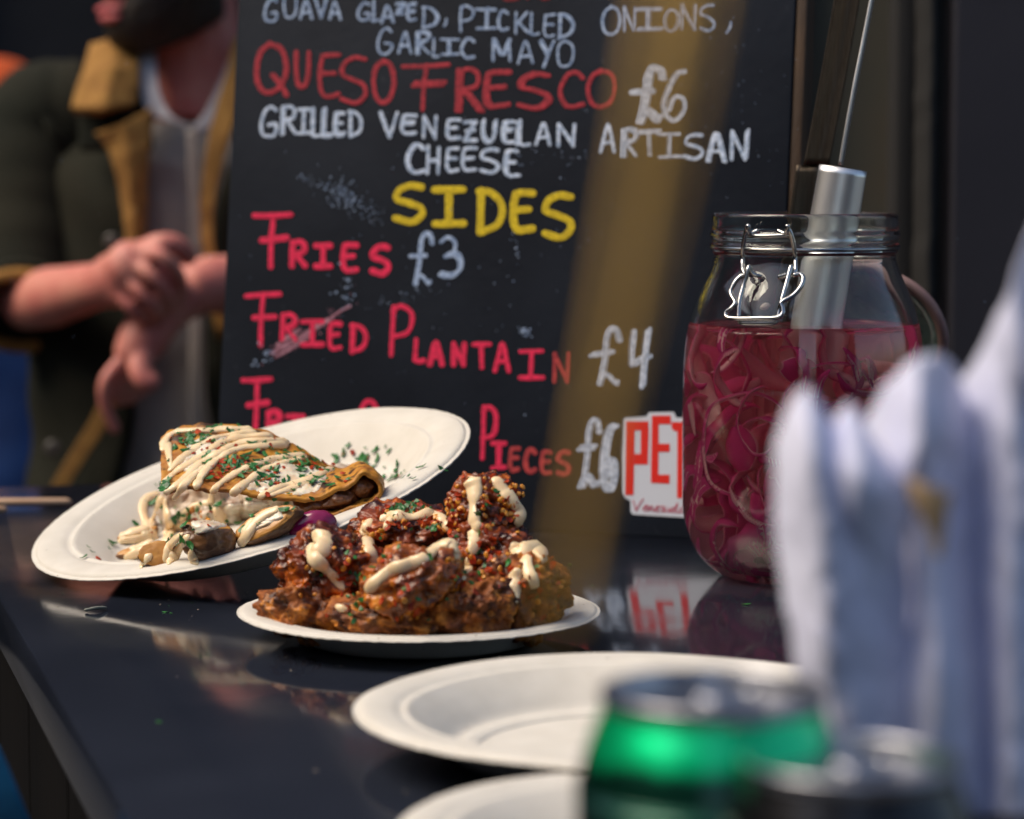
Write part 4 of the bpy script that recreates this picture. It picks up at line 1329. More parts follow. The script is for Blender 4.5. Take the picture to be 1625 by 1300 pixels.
M_fill = mat('creamy_filling', (.62, .50, .38), .38, (.28, .14, .07), 55, ramp=(.48, .62), bump=.001, bscale=150, coat=.2, detail=8)
fb = MB()
for (x, y, hh, r) in ((300, 838, .012, (.018, .022, .016)), (360, 832, .012, (.024, .022, .017)), (425, 815, .012, (.026, .022, .015)), (485, 800, .011, (.022, .022, .012)), (540, 788, .009, (.018, .018, .009)), (316, 800, .018, (.011, .018, .016))):
    c = onplate(x, y) + pn * hh + V((0, .016, 0))
    fb.ellipsoid(c, r, None, 5, lambda p, q: q * (1 + .22 * noise.noise(q * 130 + c) + .10 * noise.noise(q * 330 + c)))
fill = fb.build('filling', M_fill, tort)
M_meat = mat('browned_meat', (.20, .075, .025), .42, (.09, .032, .014), 80, bump=.0008, bscale=240, coat=.2)
mm = MB()
for (x, y, Y, r) in ((535, 789, Y2, (.014, .018, .0075)), (562, 782, Y1, (.013, .020, .0085)), (505, 798, Y2, (.013, .016, .0070)), (575, 772, Y2, (.008, .014, .007))):
    c = P(x, y, Y)
    mm.ellipsoid(c, r, None, 5, lambda p, q: q * (1 + .25 * noise.noise(q * 140 + c) + .12 * noise.noise(q * 360 + c)))
mm.build('meat_filling', M_meat, tort)
# drizzle over the tortilla
TK = .00031
for i, (pts, r) in enumerate([
    ([(259, 716), (262, 700), (272, 690), (292, 684), (330, 684), (364, 682), (400, 683)], [6, 7, 6, 6, 6, 7, 8]),
    ([(266, 702), (268, 720), (271, 742)], [5, 6, 4]),
    ([(268, 748), (288, 729), (319, 707), (352, 693), (406, 687)], [4, 6, 6, 6, 8]),
    ([(257, 770), (281, 748), (314, 729), (341, 710), (373, 696), (432, 692)], [4, 6, 6, 6, 7, 7]),
    ([(261, 784), (289, 764), (316, 739), (352, 718), (390, 702), (457, 702)], [5, 6, 7, 7, 7, 8]),
    ([(275, 793), (291, 772), (319, 745), (350, 726)], [5, 6, 6, 5]),
    ([(310, 776), (322, 753), (346, 729), (384, 712), (456, 706)], [5, 7, 7, 7, 7]),
    ([(336, 784), (347, 770), (379, 749), (406, 737), (444, 727), (484, 723)], [4, 6, 6, 6, 6, 7]),
    ([(366, 786), (390, 767), (417, 748), (444, 737), (486, 726)], [5, 7, 6, 6, 6]),
    ([(410, 790), (444, 774), (487, 763), (528, 744)], [5, 6, 7, 6]),
    ([(428, 787), (462, 776), (505, 760)], [4, 6, 4])]):
    mb = MB()
    drape(mb, TH, pts, [x * TK for x in r], seed=i * 2.3, lift=.5)
    mb.build('mayo_drizzle', M_mayo, tort)
# potato wedges
M_skin = mat('potato_skin', (.190, .085, .030), .34, (.070, .028, .012), 95, bump=.0008, bscale=240, rough2=.55, coat=.3, ramp=(.4, .65))
M_flesh = mat('potato_flesh', (.56, .27, .055), .42, (.40, .16, .030), 90, bump=.0003, bscale=300, coat=.2)
WH = []
def wedge(px, py, h, r, rot, cut, seed, label):
    c = onplate(px, py) + pn * h
    M = Matrix.Rotation(rot[0], 3, 'Z') @ Matrix.Rotation(rot[1], 3, 'Y') @ Matrix.Rotation(rot[2], 3, 'X')
    def fn(p, q):
        d = 1 + .14 * noise.noise(p * 1.8 + V((seed, 0, 0))) + .05 * noise.noise(p * 6 + V((seed, 0, 0)))
        q = q * d
        s_ = abs(p.x)
        q.y *= 1 - .25 * s_
        lim = cut * r[2]
        if q.z > lim: q.z = lim + (q.z - lim) * .25
        if q.y < -.85 * r[1]: q.y = -.85 * r[1] + (q.y + .85 * r[1]) * .3
        return q
    mb = MB()
    mb.ellipsoid(c, r, M, 5, fn)
    Mi = M.inverted()
    for i, f in enumerate(mb.f):
        n = (mb.v[f[1]] - mb.v[f[0]]).cross(mb.v[f[2]] - mb.v[f[0]])
        z = (Mi @ (sum((mb.v[k] for k in f), V()) / len(f) - c)).z
        mb.mi[i] = 1 if z > cut * r[2] * .93 else 0
    WH.append(mb.bvh())
    return tag(mb.build('potato_wedge', [M_skin, M_flesh]), label, 'potato wedge', 'potato wedges under the tortilla')
wd1 = wedge(337, 880, .0095, (.0155, .0125, .0120), (.1, .1, 0), .62, 1, 'fat brown-skinned potato wedge under the tortilla with a teardrop of mayo')
wd2 = wedge(432, 856, .0085, (.0200, .0090, .0100), (-.15, -.45, .9), .30, 2, 'long potato wedge tilted up beside the pink onion slice')
wd3 = wedge(256, 893, .0050, (.0120, .0080, .0065), (.1, -.1, 1.2), .10, 3, 'small yellow potato wedge at the lower left under dripping mayo')
wd4 = wedge(222, 858, .0040, (.0120, .0050, .0048), (.25, -.25, .4), .3, 4, 'thin potato wedge coated in mayo, upper of the two at the left')
wd5 = wedge(222, 884, .0038, (.0125, .0050, .0045), (.1, -.2, .4), .3, 5, 'thin potato wedge coated in mayo, lower of the two at the left')
M_pink = mat('magenta_onion', (.26, .005, .075), .22, (.15, .003, .045), 60, coat=.5)
c = onplate(497, 838, .001)
mo = MB().ellipsoid(c, (.0135, .006, .0085), Matrix.Rotation(-.25, 3, 'Y'), 4, lambda p, q: q * (1 + .05 * noise.noise(p * 3)))
tag(mo.build('pink_onion', M_pink), 'shiny magenta slice of pickled onion at the front of the tortilla filling', 'onion slice')
ALL = Hit([TB, lp_bvh, fb.bvh()] + WH)
FH = Hit([fb.bvh()])
LOW = Hit([lp_bvh, fb.bvh()] + WH)
for i, (pts, r, own) in enumerate([
    ([(254, 784), (234, 790), (226, 806), (230, 826), (238, 842), (246, 862)], [7, 8, 7, 7, 8, 6], fill),
    ([(258, 790), (250, 806), (244, 826), (232, 846), (222, 860)], [6, 6, 7, 7, 6], fill),
    ([(262, 792), (264, 812), (270, 832), (262, 850)], [5, 6, 6, 6], fill),
    ([(190, 852), (208, 846), (236, 838)], [6, 8, 8], wd4), ([(188, 858), (214, 856), (240, 850)], [5, 7, 6], wd4),
    ([(198, 886), (216, 878), (238, 870)], [5, 8, 8], wd5), ([(206, 872), (226, 866), (244, 860)], [5, 7, 7], wd5),
    ([(296, 826), (276, 842), (262, 862), (256, 884)], [6, 8, 8, 5], wd3), ([(290, 848), (272, 864), (266, 880), (262, 893)], [6, 7, 7, 3], wd3), ([(300, 850), (286, 870), (274, 884), (268, 896)], [5, 7, 7, 3], wd3),
    ([(240, 880), (228, 892), (224, 902)], [5, 6, 4], wd3), ([(304, 872), (306, 886), (314, 896)], [4, 6, 3], wd1),
    ([(334, 774), (336, 792), (334, 800)], [5, 5, 7], wd1), ([(336, 799), (314, 802), (296, 812), (286, 826)], [6, 6, 6, 5], wd1), ([(342, 802), (348, 818), (352, 836), (352, 850)], [6, 10, 9, 3], wd1), ([(354, 806), (368, 812), (374, 826)], [5, 5, 4], wd1),
    ([(444, 808), (424, 816), (404, 832), (392, 850), (380, 866)], [6, 8, 8, 8, 5], wd2), ([(404, 822), (392, 838), (386, 852)], [6, 7, 5], wd2)]):
    sauce(LOW, pts, [x * TK for x in r], own, seed=i * 1.9 + .5, step=4, lift=.5)
patch([(350, 800), (450, 792), (440, 822), (352, 836)], .002, 20, owner=fill, hit=FH, seed=1)
patch([(300, 812), (350, 806), (352, 838), (292, 846)], .0015, 18, owner=fill, hit=FH, seed=5)
patch([(460, 792), (515, 786), (512, 808), (462, 816)], .002, 16, owner=fill, hit=FH, seed=7)
patch([(300, 824), (352, 812), (368, 834), (306, 852)], .0012, 24, owner=wd1, hit=Hit([WH[0]]), seed=4)
patch([(396, 826), (446, 806), (452, 822), (400, 846)], .0010, 24, owner=wd2, hit=Hit([WH[1]]), seed=6)
mb_h, mb_r, mb_s = MB(), MB(), MB()
GRN = lambda p, n: flake(mb_h, p, n, rc.uniform(.0010, .0030), rc, .7, 1.4, .0012)
RED = lambda p, n: flake(mb_r, p, n, rc.uniform(.0008, .0026), rc, .6, 1.2, .0012)
for (cx, cy, sx, sy, a, b) in ((305, 690, 18, 8, 16, 1), (345, 682, 35, 3, 14, 0), (300, 706, 12, 8, 14, 6), (352, 704, 8, 8, 3, 14), (375, 735, 16, 10, 26, 8), (345, 752, 18, 8, 3, 22), (412, 752, 16, 10, 26, 10), (440, 772, 26, 9, 14, 12), (470, 728, 26, 9, 20, 5),
                               (505, 735, 24, 7, 22, 3), (480, 760, 26, 9, 9, 6), (525, 756, 14, 8, 10, 1), (252, 772, 7, 5, 16, 0), (310, 725, 22, 12, 6, 5), (430, 708, 20, 5, 4, 6)):
    spot(TH, cx, cy, sx, sy, a, GRN); spot(TH, cx, cy, sx, sy, b, RED)
for (cx, cy, sx, sy, a, b) in ((245, 800, 8, 22, 8, 0), (312, 820, 18, 9, 14, 14), (285, 845, 14, 18, 9, 2), (350, 815, 18, 9, 8, 2), (395, 818, 12, 14, 8, 3), (460, 800, 22, 8, 5, 0), (275, 862, 6, 10, 5, 1)):
    spot(LOW, cx, cy, sx, sy, a, GRN); spot(LOW, cx, cy, sx, sy, b, RED)
for (cx, cy, sx, sy, a, b) in ((145, 882, 6, 6, 6, 0), (176, 864, 8, 5, 6, 0), (220, 828, 8, 4, 8, 0), (575, 720, 12, 5, 14, 1), (620, 722, 8, 6, 5, 0), (628, 757, 12, 4, 20, 1), (600, 750, 14, 12, 9, 0), (560, 735, 18, 6, 10, 1), (645, 735, 20, 12, 5, 0), (545, 722, 10, 4, 5, 1)):
    spot(PL, cx, cy, sx * 1.2, sy * 1.2, int(a * .55 + .5), GRN); spot(PL, cx, cy, sx, sy, b, RED)
for cx, cy in ((320, 815), (308, 808), (326, 822)): spot(LOW, cx, cy, 3, 3, 2, lambda p, n: seed_bit(mb_s, p + n * .001, n, .0016, rc))
spot(PL, 155, 890, 1, 1, 1, lambda p, n: seed_bit(mb_r, p, n, .0024, rc))
tag(mb_h.build('chopped_parsley', M_herb, smooth=False), 'chopped green parsley scattered over the tortilla and tilted plate', 'herbs', kind='stuff')
tag(mb_r.build('chilli_flakes', M_chil, smooth=False), 'red chilli flakes scattered over the tortilla', 'chilli flakes', kind='stuff')
tag(mb_s.build('chilli_seeds', M_seed), 'orange chilli seeds on the potato wedges below the tortilla', 'chilli seeds', kind='stuff')

# crumbs and skewers on the counter
mb = MB()
for (x, y, s_) in ((252, 1147, .0022), (262, 972, .0018), (272, 974, .0012), (100, 942, .0007), (304, 957, .0007), (1183, 960, .0022), (905, 896, .0018), (898, 905, .0010), (268, 962, .0006), (420, 1010, .0006), (940, 930, .0008), (860, 980, .0007)):
    flake(mb, onz(x, y), V((0, 0, 1)), s_, rc, .4, 1.3, .0003)
tag(mb.build('herb_crumbs', M_herb, smooth=False), 'tiny green herb crumbs dropped on the black counter', 'crumbs', kind='stuff')
mb = MB()
for _ in range(60):
    x, y = rc.uniform(40, 1200), rc.uniform(880, 1290)
    if rc.random() < .5: x, y = rc.gauss(420, 200), rc.gauss(990, 50)
    h = onz(x, y)
    if (h - E0).dot(en) > .01: flake(mb, h, V((0, 0, 1)), rc.uniform(.0003, .0008), rc, .3, 1.2, .0002)
M_crm = mat('pale_crumbs', (.42, .36, .28), .7, (.25, .20, .15), 300)
tag(mb.build('sauce_crumbs', M_crm, smooth=False), 'pale specks and crumbs scattered over the black counter', 'crumbs', kind='stuff')
M_twig = mat('dry_stalk', (.20, .21, .18), .7, (.13, .14, .11), 300)
mb = MB().tube(spline([onz(134, 972) + V((0, 0, .0012)), onz(152, 971) + V((0, 0, .0020)), onz(169, 968) + V((0, 0, .0012))], 10), [.0006, .0010, .0007, .001, .0009, .001, .001, .0009, .001, .0008, .0005], 6)
tag(mb.build('dry_stalk', M_twig), 'short pale dry stalk lying on the counter below the tilted plate', 'stalk')
M_stick = mat('wooden_skewer', (.62, .40, .25), .6, (.50, .30, .18), 60, stretch=(.3, 4, 4))
for (a, b, lb) in ((onz(-130, 806), onz(113, 803), 'long pale wooden skewer lying on the counter behind the tilted plate'), (onz(-140, 822), onz(11, 816), 'wooden skewer whose tip just shows at the left edge, nearer than the long one')):
    mb = MB().tube([a + V((0, 0, .0031)), a.lerp(b, .5) + V((0, 0, .0032)), a.lerp(b, .97) + V((0, 0, .0031)), b + V((0, 0, .0028))], [.0028, .0028, .0026, .0012], 12)
    tag(mb.build('wooden_skewer', M_stick), lb, 'skewer', 'wooden skewers on the counter')

# ------------------------------------------------------------------ people
def skin_material(name, c1, c2):
    return mat(name, c1, .5, c2, 30, sss=.2, sss_r=(1, .35, .2), sss_scale=.008, bump=.0004, bscale=300)
def limb(mb, pts, rad, n=20, seg=16):
    r = [interp([(k / (len(rad) - 1), v) for k, v in enumerate(rad)], i / n) for i in range(n + 1)]
    mb.tube(spline(pts, n), r, seg)
def remesh(o, vox, smooth=4, fac=.5):
    m = o.modifiers.new('remesh', 'REMESH'); m.mode = 'VOXEL'; m.voxel_size = vox; m.use_smooth_shade = True
    s_ = o.modifiers.new('smooth', 'SMOOTH'); s_.iterations = smooth; s_.factor = fac
def head(mb, H, fd, s=1.0):
    """skull, jaw, nose, brow, ears; H centre, fd horizontal-ish facing direction"""
    fd = fd.normalized(); side = fd.cross(V((0, 0, 1))).normalized(); up = side.cross(fd)
    M = Matrix((side, fd, up)).transposed()
    def E(x, y, z, r): mb.ellipsoid(H + (side * x + fd * y + up * z) * s, V(r) * s, M, 4)
    E(0, -.008, .035, (.076, .094, .085)); E(0, .028, -.015, (.064, .068, .085)); E(0, .048, -.082, (.040, .040, .030)); E(0, .030, -.060, (.055, .050, .040))
    E(0, .100, -.022, (.0135, .017, .015)); E(0, .092, .000, (.009, .012, .026)); E(0, .084, .022, (.052, .016, .012)); E(0, .083, -.062, (.026, .014, .010))
    for q in (-1, 1):
        E(q * .076, -.008, -.010, (.009, .020, .032)); E(q * .033, .070, -.018, (.026, .022, .020))
    return side, fd, up
def fingers(mb, chains, r):
    for c in chains:
        limb(mb, c, [r, r * .98, r * .9, r * .82], 14, 12)

Dm = 3.0
def Q(px, py, D=Dm): return P(px, py, D)
man = thing('person', V((Q(310, 400).x, Dm + .05, 0)), 'man in dark jacket with tan collar and grey shirt, wringing his hands behind the counter', 'person')
bx = Q(300, 300).x
mb = MB()
H = Q(266, -102, 3.0)
fdir = V((-.78, -.62, -.30))
sd, fd, hu = head(mb, H, fdir)
limb(mb, [Q(318, 170, 3.06), Q(310, 95, 3.05), H + V((.01, .03, -.03))], [.066, .058, .056])
zc = Q(300, 150).z                                   # shoulder line
cx_ = Q(305, 300).x
for (dz, rx, ry, rz) in ((-.12, .145, .085, .12), (-.28, .145, .090, .18), (-.48, .145, .10, .15), (-.62, .155, .105, .12)):
    mb.ellipsoid((cx_, 3.08, zc + dz), (rx, ry, rz), None, 4)
SL, SR = V((cx_ - .165, 3.08, zc - .045)), V((cx_ + .165, 3.08, zc - .045))
limb(mb, [SL, V((cx_, 3.09, zc - .105)), SR], [.052, .062, .052])
# his right arm (left in the picture)
EL = Q(40, 482, 2.98); WL = Q(162, 452, 2.80)
limb(mb, [SL, SL.lerp(EL, .5) + V((-.012, 0, 0)), EL], [.052, .042, .031])
limb(mb, [EL, EL.lerp(WL, .35), WL], [.030, .034, .024])
# his left arm
ER = Q(560, 500, 2.98); WR_ = Q(352, 452, 2.84)
limb(mb, [SR, SR.lerp(ER, .5) + V((.012, 0, 0)), ER], [.056, .050, .043])
limb(mb, [ER, ER.lerp(WR_, .4), WR_, Q(300, 462, 2.815)], [.043, .044, .032, .030])
# right hand, back towards us, closing over the left wrist
limb(mb, [WL, Q(180, 446, 2.785), Q(212, 432, 2.768)], [.025, .029, .031])
limb(mb, [Q(196, 470, 2.775), Q(205, 425, 2.762), Q(222, 398, 2.762)], [.022, .028, .020])
fingers(mb, [[Q(222, 398, 2.752), Q(258, 408, 2.738), Q(284, 436, 2.752), Q(288, 466, 2.776)], [Q(208, 414, 2.748), Q(240, 438, 2.734), Q(264, 468, 2.748), Q(266, 492, 2.774)],
             [Q(196, 436, 2.750), Q(224, 466, 2.738), Q(246, 492, 2.752), Q(248, 510, 2.776)], [Q(184, 458, 2.756), Q(206, 486, 2.748), Q(226, 506, 2.760), Q(230, 518, 2.780)]], .0078)
limb(mb, [Q(226, 402, 2.768), Q(256, 388, 2.758), Q(284, 392, 2.766), Q(302, 412, 2.780)], [.014, .0125, .0115, .0095])
mb.ellipsoid(Q(256, 458, 2.778), (.026, .018, .024), None, 3)
# left hand hanging down out of the grip
limb(mb, [Q(300, 462, 2.815), Q(262, 492, 2.805), Q(226, 540, 2.790), Q(206, 572, 2.782)], [.027, .027, .027, .020])
fingers(mb, [[Q(190, 575, 2.776), Q(168, 604, 2.768), Q(166, 640, 2.772), Q(184, 684, 2.782)], [Q(204, 580, 2.785), Q(184, 616, 2.784), Q(188, 636, 2.796), Q(202, 630, 2.81)],
             [Q(218, 582, 2.795), Q(202, 618, 2.796), Q(206, 634, 2.808), Q(218, 624, 2.82)], [Q(230, 578, 2.805), Q(218, 608, 2.808), Q(224, 622, 2.82), Q(232, 612, 2.83)]], .0078)
limb(mb, [Q(226, 560, 2.778), Q(222, 588, 2.765), Q(232, 606, 2.760), Q(248, 602, 2.764)], [.014, .0125, .011, .009])
# legs
for q in (-1, 1):
    hipp = V((cx_ + q * .085, 3.08, .90))
    limb(mb, [hipp, V((cx_ + q * .10, 3.06, .48)), V((cx_ + q * .11, 3.09, .08))], [.082, .058, .040])
    limb(mb, [V((cx_ + q * .11, 3.11, .05)), V((cx_ + q * .125, 2.92, .035))], [.042, .034])
M_skinm = skin_material('man_skin', (.62, .245, .185), (.56, .17, .14))
body = mb.build('body', M_skinm, man)
remesh(body, .0036, 2, .4)
# lips
mb = MB()
lc = H + fd * .098 + hu * -.062
mb.ellipsoid(lc + hu * .004, (.024, .008, .0055), Matrix((sd, fd, hu)).transposed(), 4)
mb.ellipsoid(lc - hu * .006, (.021, .0085, .0065), Matrix((sd, fd, hu)).transposed(), 4)
mb.build('lips', mat('lips', (.62, .16, .16), .4, (.55, .12, .13), 90), man)
M_hair = mat('dark_hair', (.018, .012, .009), .6, (.035, .024, .017), 120, stretch=(1, 1, .2), bump=.002, bscale=260)
mb = MB()
Mh = Matrix((sd, fd, hu)).transposed()
def hairfn(p, q):
    return q * (1 + .05 * noise.noise(p * 6) + .03 * noise.noise(p * 16)) + Mh.inverted() @ V((0, 0, 0))
mb.ellipsoid(H + hu * .055 - fd * .022, (.083, .095, .080), Mh, 5, hairfn)
mb.build('hair', M_hair, man)
mb = MB()       # beard wraps jaw and chin
rows = []
for k, (dz, ry, rx) in enumerate(((-.050, .082, .066), (-.072, .092, .064), (-.095, .092, .056), (-.112, .074, .042), (-.108, .050, .030))):
    rows.append([H + sd * (sin(a) * rx) + fd * (cos(a) * ry * (1 if abs(a) < 1.6 else .9) + .004) + hu * (dz + .045 * (abs(a) / 1.9) ** 2 * (1 if k < 3 else .4) - (.0 if abs(a) > .35 or k else .028)) for a in [(-1.9 + 3.8 * i / 10) for i in range(11)]])
mb.grid(rows, 40, 18, .010, lambda p, u, v: p + V((.003 * noise.noise(p * 120), .003 * noise.noise(p * 120 + V((9, 0, 0))), .002 * noise.noise(p * 200))))
mb.build('beard', M_hair, man)

# shirt
def ringpts(cx, cy, rx, ry, z, a0, a1, n):
    return [V((cx + rx * sin(a), cy - ry * cos(a), z + .0)) for a in [a0 + (a1 - a0) * i / n for i in range(n + 1)]]
M_shirt = mat('grey_shirt', (.33, .29, .26), .85, (.24, .21, .19), 7, bump=.0006, bscale=700, distort=1)
lev = [(-.018, .085, .085), (-.05, .165, .112), (-.10, .165, .118), (-.20, .172, .122), (-.32, .168, .122), (-.46, .166, .128), (-.60, .176, .132), (-.74, .182, .132)]
rows = [ringpts(cx_, 3.08, rx, ry, zc + dz, -pi, pi, 32) for dz, rx, ry in lev]
for r in rows[:2]:
    for p in r:
        if p.y < 3.06: p.z -= .016 * (3.06 - p.y) / .07
mb = MB()
mb.grid(rows, 96, 60, .004, lambda p, u, v: p + V((0, .006 * noise.noise(V((p.x * 9 + p.z * 14, p.z * 9 - p.x * 12, 2))) + .003 * noise.noise(V((p.x * 30 + p.z * 40, p.z * 22, 4))), 0)))
shirt = mb.build('shirt', M_shirt, man)
M_collar = mat('pale_shirt_collar', (.52, .50, .52), .85, (.44, .42, .45), 30, bump=.0004, bscale=500)
def strip(rows_, m, name, parent, th=.005, amp=.002, nu=12, nv=30):
    g_ = [[P(*p) for p in r] for r in rows_]
    return MB().grid(g_, nu, nv, th, lambda p, u, v: p + V((0, amp * noise.noise(p * 45), 0))).build(name, m, parent)
strip([[(222, 75, 2.985), (248, 62, 2.99)], [(222, 130, 2.965), (250, 130, 2.965)], [(232, 172, 2.955), (268, 178, 2.95)], [(262, 190, 2.95), (302, 202, 2.945)]], M_collar, 'shirt_collar', shirt)
strip([[(372, 70, 3.0), (398, 60, 3.02)], [(350, 128, 2.97), (378, 130, 2.98)], [(326, 178, 2.955), (352, 178, 2.96)], [(304, 204, 2.945), (326, 208, 2.95)]], M_collar, 'shirt_collar', shirt)
strip([[(296, 205, 2.944), (312, 206, 2.944)], [(300, 300, 2.942), (317, 300, 2.942)], [(302, 400, 2.94), (320, 400, 2.94)], [(300, 560, 2.925), (320, 560, 2.925)], [(298, 760, 2.92), (320, 760, 2.92)]], M_shirt, 'shirt_placket', shirt, .003, .0005, 4, 40)

# jacket: open shell, sleeves pushed to the elbows, tan fleece collar and facings
M_jkt = mat('dark_olive_jacket', (.014, .0155, .011), .9, (.022, .021, .014), 9, spec=.15, bump=.0012, bscale=240)
M_flc = mat('tan_fleece', (.36, .185, .045), .95, (.26, .125, .03), 60, bump=.002, bscale=260)
jl = [(-.020, .085, .080, 205, 390, 120), (-.055, .155, .105, 205, 370, 175), (-.10, .192, .135, 212, 350, 215), (-.20, .198, .145, 220, 334, 300), (-.32, .196, .147, 214, 328, 420), (-.42, .198, .15, 190, 345, 540), (-.52, .204, .155, 158, 375, 660), (-.64, .214, .158, 105, 430, 790), (-.72, .218, .16, 70, 450, 880)]
rows = []
for dz, rx, ry, L_, R_, py in jl:
    xl, xr = Q(L_, py, 2.94).x, Q(R_, py, 2.94).x
    aL = math.asin(max(-.98, min(.98, (xl - cx_) / rx))); aR = math.asin(max(-.98, min(.98, (xr - cx_) / rx)))
    rows.append(ringpts(cx_, 3.08, rx, ry, zc + dz, aR, 2 * pi + aL, 30))
mb = MB().grid(rows, 90, 70, .010, lambda p, u, v: p + V((.006 * noise.noise(V((p.x * 12, p.z * 16, 3))), .008 * noise.noise(V((p.x * 14 + p.z * 9, p.z * 15, 8))), 0)))
jacket = mb.build('jacket', M_jkt, man)
for S_, E_, nm in ((SL, EL, -1), (SR, ER, 1)):
    mb = MB()
    n = 40
    pts = spline([S_ + V((-nm * .05, .0, .022)), S_ + V((nm * .018, 0, 0)), S_.lerp(E_, .5) + V((nm * .018, .005, 0)), S_.lerp(E_, .93) + V((nm * .006, 0, 0)), E_ + V((nm * .002, -.012, -.008))], n)
    rr = [interp([(0, .066), (.2, .078), (.5, .068), (.8, .062), (1, .060)], i / n) * (1 + .05 * noise.noise(V((i * .35, nm, 0))) + .035 * noise.noise(V((i * .9, nm, 5)))) for i in range(n + 1)]
    mb.tube(pts, rr, 28, cap=False)
    sl_ = mb.build('jacket_sleeve', M_jkt, jacket)
    so = sl_.modifiers.new('solid', 'SOLIDIFY'); so.thickness = .006
    t = (pts[-1] - pts[-3]).normalized()
    u = t.orthogonal().normalized(); w_ = t.cross(u)
    MB().tube([pts[-1] + (u * cos(a) + w_ * sin(a)) * .060 for a in [2 * pi * i / 32 for i in range(33)]], .0075, 10).build('sleeve_cuff', M_flc, jacket)
def panel(rows_, m, name, parent, th=.010, amp=.003, sub=10):
    pts = [[P(*p) for p in r] for r in rows_]
    fine = []
    for i in range(len(pts) - 1):
        for k in range(sub + (i == len(pts) - 2)):
            t = k / sub
            fine.append([pts[i][j].lerp(pts[i + 1][j], t) for j in range(len(pts[0]))])
    out = []
    for r in fine:
        q = []
        for j in range(len(r) - 1):
            q += [r[j].lerp(r[j + 1], k / 10) for k in range(10)]
        out.append(q + [r[-1]])
    mb = MB()
    mb.grid(out, len(out[0]) - 1, len(out) - 1, th, lambda p, u, v: p + V((amp * .4 * noise.noise(p * 90), amp * noise.noise(p * 45), amp * .4 * noise.noise(p * 110))))
    return mb.build(name, m, parent)
panel([[(122, 140, 2.965), (180, 140, 2.955), (246, 140, 2.975)], [(128, 240, 2.945), (185, 240, 2.94), (240, 240, 2.955)]], M_jkt, 'jacket_yoke', jacket, .008)
panel([[(148, 76, 3.0), (184, 66, 2.985), (220, 62, 3.0)], [(134, 124, 2.96), (176, 116, 2.94), (219, 112, 2.965)], [(116, 176, 2.935), (164, 178, 2.915), (213, 166, 2.94)]], M_flc, 'fleece_collar', jacket, .012)
panel([[(153, 211, 2.922), (196, 196, 2.918), (238, 172, 2.945)], [(176, 240, 2.92), (203, 238, 2.915), (234, 236, 2.93)], [(190, 290, 2.918), (208, 292, 2.913), (229, 294, 2.928)], [(200, 350, 2.915), (213, 350, 2.91), (227, 350, 2.925)], [(204, 410, 2.912), (214, 410, 2.91), (224, 410, 2.92)], [(192, 470, 2.912), (200, 470, 2.908), (209, 470, 2.915)]], M_flc, 'fleece_lapel', jacket, .010)
strip([[(372, 60, 2.98), (398, 62, 2.99)], [(356, 130, 2.95), (388, 140, 2.95)], [(336, 196, 2.93), (368, 206, 2.93)], [(322, 280, 2.92), (346, 288, 2.92)], [(318, 350, 2.915), (338, 352, 2.915)], [(326, 420, 2.91), (344, 424, 2.91)], [(345, 540, 2.905), (362, 540, 2.905)]], M_flc, 'fleece_lapel', jacket, .010, .003)
strip([[(190, 560, 2.912), (206, 566, 2.912)], [(150, 655, 2.905), (172, 668, 2.905)], [(112, 720, 2.902), (134, 730, 2.902)], [(76, 785, 2.90), (98, 792, 2.90)], [(60, 850, 2.90), (80, 852, 2.90)]], M_flc, 'jacket_facing', jacket, .006, .001)
M_btn = mat('horn_button', (.06, .05, .045), .3, (.09, .08, .07), 60)
for (x, y) in ((178, 384), (84, 712)):
    c = Q(x, y, 2.925)
    MB().lathe([(0, .002), (.006, .003), (.009, .002), (.0095, 0), (0, 0)], Matrix.Translation(c) @ Matrix.Rotation(pi / 2, 4, 'X'), 24).build('button', M_btn, jacket)
M_trs = mat('dark_trousers', (.016, .017, .022), .85, (.022, .023, .028), 20, bump=.0008, bscale=300)
mb = MB()
for q in (-1, 1):
    limb(mb, [V((cx_ + q * .075, 3.08, .93)), V((cx_ + q * .09, 3.07, .72)), V((cx_ + q * .10, 3.06, .48)), V((cx_ + q * .11, 3.09, .09))], [.108, .100, .078, .062], 30, 24)
mb.ellipsoid((cx_, 3.08, .93), (.185, .125, .10), None, 4)
mb.build('trousers', M_trs, man)
M_shoe = mat('black_shoe', (.012, .011, .011), .35, (.02, .018, .017), 40)
for q in (-1, 1):
    MB().ellipsoid((cx_ + q * .118, 3.02, .045), (.048, .14, .045), None, 4, lambda p, s_: V((s_.x, s_.y, max(s_.z, -.040)))).build('shoe', M_shoe, man)

